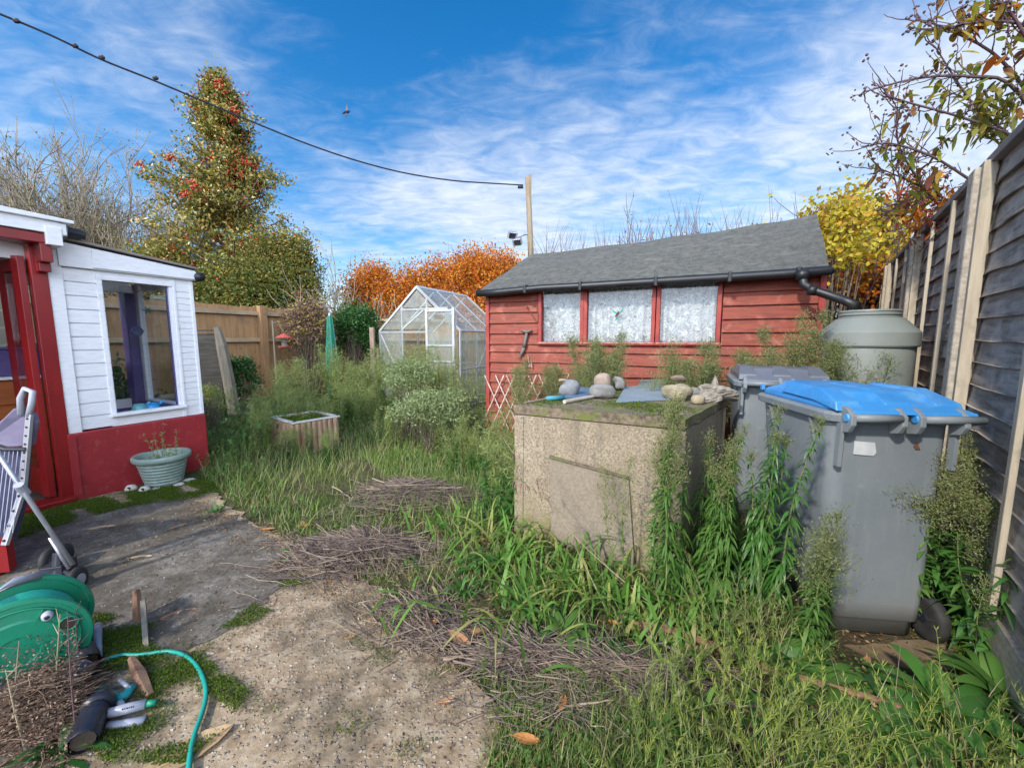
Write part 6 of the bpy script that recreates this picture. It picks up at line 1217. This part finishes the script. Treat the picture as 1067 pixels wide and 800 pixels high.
hedge('autumn_hedge', 'glowing orange beech hedge between the holly and the red shed', ha, P(575,275,11.5)*[1,1,0], 3.45, .9, 70000, m_orange, 21, m_brownleaf, 120, (.2,.7), .30)
hedge('brown_hedge', 'browned leafy hedge running behind the red shed roof', P(560,275,11.8)*[1,1,0], P(900,275,9.5)*[1,1,0], 3.35, .8, 22000, m_brownleaf, 22, m_orange, 420, (.5,1.5), .25)
# bare twiggy shrubs
def bare_tree(name, label, base, h, n, seed, mat, lean=(0,0), leaves=None, nleaf=0, depth=4, ang=.45, r=.06, nk=3, group=None, Lr=(.04,.08), cat='tree', spread=.15, ratio=.74):
    rr = np.random.default_rng(seed); out, tips = [], []; root = empty(name, base, label, cat, group); b = np.array(base, float)
    for k in range(n): grow(b+[rr.normal(0,spread), rr.normal(0,spread), 0], norm(np.array([lean[0]+rr.normal(0,.28), lean[1]+rr.normal(0,.2), 1.0])), h*.36, r, depth, rr, out, tips, .22, .075, nk, ang, ratio)
    n0 = n if False else max(1, n); wpart('trunk', branches([o for o in out if o[1][0] > r*.55]), mat, root); wpart('branch', branches([o for o in out if o[1][0] <= r*.55]+out[:1], 3), mat, root)
    if nleaf: c = np.array([t[0] for t in tips]); ki = rr.integers(0, len(c), nleaf); bb = c[ki]+rr.normal(0,.09,(nleaf,3)); wpart('crown', Geo().addq(*cards(bb, rdir(nleaf,.1), rr.uniform(*Lr,nleaf), rr.uniform(Lr[0]*.5,Lr[1]*.55,nleaf))), leaves, root)
    return root
TB = 'bare trees beyond the garden on the left'
for k, (u, Yb, h, n, lab, lv) in enumerate(((20,13.0,7.6,5,'bare grey tree at the far left edge above the porch',900),(95,13.5,7.6,5,'bare many stemmed tree left of the holly',900),(150,14.0,7.6,4,'bare tree just touching the left of the holly',700),(-40,13.2,8.6,2,'tall bare tree cut by the left edge',300),(55,14.6,6.6,5,'low bare tree between the two left bare trees',2200),(-10,15,6.2,5,'low twiggy tree behind the porch roof',2200),(125,12.8,5.6,5,'low yellowish twiggy tree beside the holly foot',2600))):
    p = P(u, 353, Yb); bare_tree('bare_tree', lab, (p[0], Yb, 0), h, n, 400+k, m_twigp, (0.02,0), m_olive, lv, 5, .34, .06, 3, TB, (.05,.11))
for k, (u, Yb, h, lab) in enumerate(((70,13.8,7.0,'bare tree filling the gap between the left bare trees'),(128,14.3,7.4,'pale bare tree behind the left flank of the holly'),(-20,12.6,7.0,'bare twiggy tree above the porch canopy'))):
    p = P(u, 353, Yb); bare_tree('bare_tree', lab, (p[0], Yb, 0), h, 5, 490+k, m_twigp, (0,0), m_olive, 1200, 5, .30, .05, 3, TB, (.05,.10))
for k, (u, Yb, h, lab) in enumerate(((348,10.8,3.6,'bare twiggy shrub between the olive bush and the orange hedge'),(330,11.5,4.2,'bare shrub behind the right end of the olive bush'),(375,11.8,3.6,'thin bare shrub at the left end of the orange hedge'))):
    p = P(u, 353, Yb); bare_tree('bare_shrub', lab, (p[0], Yb, 0), h, 4, 440+k, m_twigp, (0,0), m_olive, 200, 3, .4, .03, 3, 'bare shrubs left of the orange hedge', cat='shrub')
for k, (u, Yb, h, lab, nl) in enumerate(((600,9.2,4.4,'thin bare shrub rising over the left of the shed roof',0),(640,9.0,4.7,'bare shrub with a few red leaves over the shed roof',160),(682,8.6,5.0,'twiggy shrub with orange leaves over the middle of the shed roof',420),(715,8.4,5.0,'tall bare shoots over the middle of the shed roof',260),(745,8.2,4.9,'bare shrub over the right half of the shed roof',120),(790,7.8,4.7,'thin twiggy shrub near the right end of the roof',40),(835,7.2,4.8,'bare shrub left of the yellow tree',60))):
    p = P(u, 353, Yb); bare_tree('bare_shrub', lab, (p[0], Yb, 0), h*.74, 4, 460+k, m_twig, (0,0), m_crim if k in (1,2) else m_orange, nl, 4, .30, .03, 3, 'twiggy shrubs behind the shed', (.04,.08), 'shrub', .25)
# yellow tree behind the shed's right end
bush('yellow_tree', 'bright yellow leaved tree at the right rear corner of the garden', P(890,262,6.3), (.75,.6,.70), 5200, (.05,.10), (.035,.065), m_yellow, 50, lump=.38, nl=70, cat='tree', m2=m_olive)
bush('yellow_bush', 'yellow green leaves hanging between the shed and the barrel', P(868,250,5.6), (.40,.4,.55), 2200, (.05,.10), (.035,.065), m_yellow, 51, lump=.4, nl=40)
bush('orange_bush', 'orange and brown leaves low behind the barrel', P(900,300,6.0), (.5,.4,.5), 1600, (.05,.09), (.03,.06), m_orange, 52, lump=.4, nl=40, m2=m_brownleaf)
p = P(880, 353, 6.6); bare_tree('bare_shrub', 'purple twigged bare shrub above the yellow tree', (p[0], 6.6, 0), 4.1, 5, 480, m_barkp, (0,0), m_yellow, 500, 4, .4, .03, 3, None, (.05,.09), 'shrub', .3)
# rambling shrub over the right fence: hand placed main branches, side shoots, leaves, hips
rr = np.random.default_rng(77); root = empty('rambling_shrub', (4.3, 2.6, 0), 'rambling shrub with dark hips and turning leaves leaning over the right fence', 'shrub')
mains = [[(1120,200,2.9),(1085,120,2.9),(1040,60,2.85),(985,30,2.8),(960,22,2.8)], [(1120,200,2.9),(1060,95,2.85),(1010,80,2.8),(955,82,2.8),(900,96,2.8)], [(1120,200,2.9),(1070,150,2.9),(1010,125,2.85),(950,108,2.8),(925,100,2.8)], [(1100,240,3.1),(1030,200,3.1),(975,165,3.0),(930,150,3.0),(905,152,3.0)], [(1080,250,3.4),(1000,215,3.3),(950,190,3.3),(915,175,3.2)], [(1060,260,3.6),(990,225,3.5),(940,160,3.4),(935,115,3.3)], [(1110,120,2.8),(1080,60,2.75),(1050,10,2.7),(1010,-20,2.7)], [(1120,60,2.8),(1075,30,2.75),(1040,22,2.7),(1000,25,2.7)], [(1080,250,3.3),(1020,225,3.3),(960,205,3.3),(920,225,3.3)], [(1100,190,3.0),(1050,140,2.9),(1015,110,2.85),(975,50,2.8)]]
out, ends, mid = [], [], []
for mpx in mains:
    base = np.array([4.6, 2.9, 0.0]); p = smoothpath([P(*q) for q in mpx], 18); out.append((p, np.linspace(.016, .004, 18)))
    for j in range(3, 18):
        for _ in range(2 if j > 6 else 1):
            d = norm((p[min(17, j+1)]-p[j-1])+rr.normal(0, .9, 3)*np.linalg.norm(p[min(17, j+1)]-p[j-1])+[0,0,.02]); Lg = rr.uniform(.07, .24); t = np.linspace(0, 1, 18)[:, None]; q = p[j]+d*Lg*t+rr.normal(0,.002,(18,3)).cumsum(0)+[0,0,.05]*t*t
            out.append((q, np.linspace(.0045, .002, 18))); ends.append(q[-1]); mid += [q[9], q[14]]
trunks = [(smoothpath([(4.6+rr.normal(0,.15), 2.9+rr.normal(0,.15), 0), (4.5, 2.9, 1.5), P(*m_[0])], 18), np.linspace(.03,.018,18)) for m_ in mains]
wpart('trunk', branches(trunks, 5), m_bark, root); wpart('branch', branches(out, 4), m_barkp, root)
ends, mid = np.array(ends), np.array(mid); k_ = rr.choice(len(ends), int(len(ends)*.6), False)
hips = np.repeat(ends[k_], 3, 0)+rr.normal(0, .02, (len(k_)*3, 3)); wpart('hips', Geo().addq(*blobs(hips, rr.uniform(.006,.011,len(hips)))), m_barkp, root)
keep = rng; rng = rr
lm = mid[rr.choice(len(mid), 520)]+rr.normal(0,.02,(520,3)); lm = lm[(lm[:,0] > 2.7)]; n = len(lm); wpart('leaves', Geo().addq(*leafset(lm, rdir(n,-.3), rr.uniform(.05,.10,n), rr.uniform(.022,.042,n), .3, 5, 'oval')), m_mixleaf, root)
lm = mid[rr.choice(len(mid), 900)]+rr.normal(0,.03,(900,3)); lm = lm[lm[:,2] < EYE+.62*lm[:,1]+.0*lm[:,0]]; lm = lm[lm[:,1] > 2.95]; n = len(lm); wpart('mauve_leaves', Geo().addq(*leafset(lm, rdir(n,0), rr.uniform(.02,.045,n), rr.uniform(.009,.018,n), .2, 4, 'oval')), m_mauve, root)
cG = [P(1040,110,2.85), P(1048,98,2.85), P(1030,122,2.85), P(1050,130,2.9), P(990,130,2.9)]; n = 190; b = np.array(cG)[rr.integers(0,5,n)]+rr.normal(0,.07,(n,3)); wpart('green_leaves', Geo().addq(*leafset(b, rdir(n,-.4), rr.uniform(.05,.09,n), rr.uniform(.02,.035,n), .3, 5, 'oval')), m_olive, root)
b = np.array([P(1028,8,2.75), P(1035,15,2.75), P(1022,18,2.75), P(1037,62,2.8)])[rr.integers(0,4,16)]+rr.normal(0,.03,(16,3)); wpart('orange_leaf_cluster', Geo().addq(*leafset(b, rdir(16,-.3), rr.uniform(.06,.10,16), rr.uniform(.035,.055,16), .3, 5, 'oval')), m_orange, root)
# crimson creeper along the fence top
rt = empty('crimson_creeper', FP(.8)+[0,0,2.3], 'crimson and rust creeper spilling over the top of the fence', 'creeper'); cs = [P(950,215,3.9), P(945,200,3.9), P(958,232,3.8), P(965,222,3.7), P(985,222,3.2), P(998,220,3.1), P(1010,215,3.0), P(962,245,3.7), P(975,235,3.4), P(955,205,3.8)]
n = 520; b = np.array(cs)[rr.integers(0,10,n)]+rr.normal(0,1,(n,3))*[.06,.06,.09]; wpart('leaves', Geo().addq(*leafset(b, rdir(n,-.3), rr.uniform(.025,.06,n), rr.uniform(.014,.03,n), .3, 4, 'oval')), m_crim, rt); n = 420; b = np.array(cs)[rr.integers(0,10,n)]+rr.normal(0,1,(n,3))*[.12,.10,.10]+[0,0,.05]; wpart('yellow_leaves', Geo().addq(*leafset(b, rdir(n,-.3), rr.uniform(.03,.06,n), rr.uniform(.016,.03,n), .3, 4, 'oval')), m_orange, rt); b = np.array(cs)[rr.integers(0,10,60)]; wpart('stem', Geo().addq(*tubes(arc(b, rdir(60,.1), rr.uniform(.1,.4,60), .5, 6), np.full((60,6), .003), 3)), m_barkp, rt)
rng = keep
for o in bpy.data.objects:
    if o.type == 'MESH' and o.parent and o.name.split('.')[0] in ('hips', 'berries', 'seed_bud', 'seed_head'): o['kind'] = 'stuff'
#@@LIGHT
az = math.atan2(-.68, -.733); el = math.radians(38)
w = bpy.data.worlds.new('World'); S.world = w; w.use_nodes = True; nt = w.node_tree; nt.nodes.clear()
sky = nt.nodes.new('ShaderNodeTexSky'); sky.sky_type = 'NISHITA'; sky.sun_disc = False; sky.sun_elevation = el; sky.sun_rotation = az; sky.ozone_density = 2.2; sky.air_density = 1.0; sky.dust_density = .4
tc = nt.nodes.new('ShaderNodeTexCoord'); sp = nt.nodes.new('ShaderNodeSeparateXYZ'); nt.links.new(tc.outputs['Generated'], sp.inputs[0])
def mth(op, a, b=None, c=None):
    n = nt.nodes.new('ShaderNodeMath'); n.operation = op
    for i, v in enumerate((a, b, c)):
        if v is None: continue
        if isinstance(v, (int, float)): n.inputs[i].default_value = v
        else: nt.links.new(v, n.inputs[i])
    return n.outputs[0]
zz = mth('ADD', mth('MAXIMUM', sp.outputs[2], 0.0), .12); cx_ = mth('DIVIDE', sp.outputs[0], zz); cy_ = mth('DIVIDE', sp.outputs[1], zz)
cmb = nt.nodes.new('ShaderNodeCombineXYZ'); nt.links.new(cx_, cmb.inputs[0]); nt.links.new(cy_, cmb.inputs[1])
def cmap(scale, rot=0, off=(0,0,0)):
    m_ = nt.nodes.new('ShaderNodeMapping'); m_.inputs['Scale'].default_value = scale; m_.inputs['Rotation'].default_value = (0,0,rot); m_.inputs['Location'].default_value = off; nt.links.new(cmb.outputs[0], m_.inputs[0]); return m_.outputs[0]
big = noise(nt, cmap((.38,.5,1), .3, (3.4,1.7,0)), 1.2, 6, .55, .3); rip = noise(nt, cmap((2.2,4.2,1), -.5), 2.6, 6, .6, .6); wisp = noise(nt, cmap((1.2,.5,1), .8, (5,2,0)), 1.6, 8, .65, .8)
cov = mth('ADD', mth('ADD', mth('MULTIPLY', big, 1.30), mth('MULTIPLY', rip, .28)), mth('MULTIPLY', wisp, .22))
low = mth('MULTIPLY', mth('SUBTRACT', .50, sp.outputs[2]), .62)            # more cloud toward the horizon
left = mth('MULTIPLY', sp.outputs[0], .17)
fac = ramp(nt, mth('ADD', mth('ADD', cov, low), left), [(.80, 0.0), (.98, .52), (1.0, .9)]); 
fm = nt.nodes.new('ShaderNodeMapRange'); nt.links.new(mth('ADD', mth('ADD', mth('ADD', cov, low), left), mth('MULTIPLY', mth('MAXIMUM', mth('MULTIPLY', sp.outputs[1], -1.0), 0.0), .5)), fm.inputs[0]); fm.inputs[1].default_value = .76; fm.inputs[2].default_value = 1.20; fm.inputs[3].default_value = 0; fm.inputs[4].default_value = .86; fm.interpolation_type = 'SMOOTHSTEP'  # includes extra cloud cover added behind the camera as unseen fill light
hue = nt.nodes.new('ShaderNodeHueSaturation'); hue.inputs['Saturation'].default_value = 1.42; nt.links.new(sky.outputs[0], hue.inputs['Color'])
b1 = nt.nodes.new('ShaderNodeBackground'); nt.links.new(hue.outputs[0], b1.inputs[0]); b1.inputs[1].default_value = .12
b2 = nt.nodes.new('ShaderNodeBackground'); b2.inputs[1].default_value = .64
ccol = ramp(nt, rip, [(.3, (.58,.68,.86)), (.65, (.84,.90,1.0))]); nt.links.new(ccol, b2.inputs[0]); back = mth('MAXIMUM', mth('MULTIPLY', sp.outputs[1], -1.0), 0.0); nt.links.new(mth('MULTIPLY_ADD', back, 3.1, .64), b2.inputs[1])   # cloud glow behind the camera, added out of view to lift the shade
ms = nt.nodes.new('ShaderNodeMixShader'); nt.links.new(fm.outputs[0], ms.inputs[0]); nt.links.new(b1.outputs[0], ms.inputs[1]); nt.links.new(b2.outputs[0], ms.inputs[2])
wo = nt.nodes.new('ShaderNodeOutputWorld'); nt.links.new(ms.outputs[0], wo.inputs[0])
sd = bpy.data.lights.new('sun', 'SUN'); sd.energy = 2.3; sd.angle = math.radians(3); sd.color = (1, .93, .82); so = bpy.data.objects.new('sun', sd); COL.objects.link(so)
tosun = Vector((math.sin(az)*math.cos(el), math.cos(az)*math.cos(el), math.sin(el))); so.rotation_euler = tosun.to_track_quat('Z', 'Y').to_euler(); so.location = (-20, -20, 20)
cam = bpy.data.cameras.new('camera'); cam.sensor_width = 36; cam.lens = F/1067*36; cam.clip_start = .05; cam.clip_end = 3000
co_ = bpy.data.objects.new('camera', cam); COL.objects.link(co_); co_.location = (0, 0, EYE); co_.rotation_euler = (PI/2-PT, 0, 0); S.camera = co_
S.view_settings.view_transform = 'Standard'; S.view_settings.look = 'None'; S.view_settings.exposure = .86; S.view_settings.gamma = 1; S.view_settings.use_curve_mapping = False
S.cycles.max_bounces = 8; S.cycles.transparent_max_bounces = 16; S.cycles.use_denoising = True
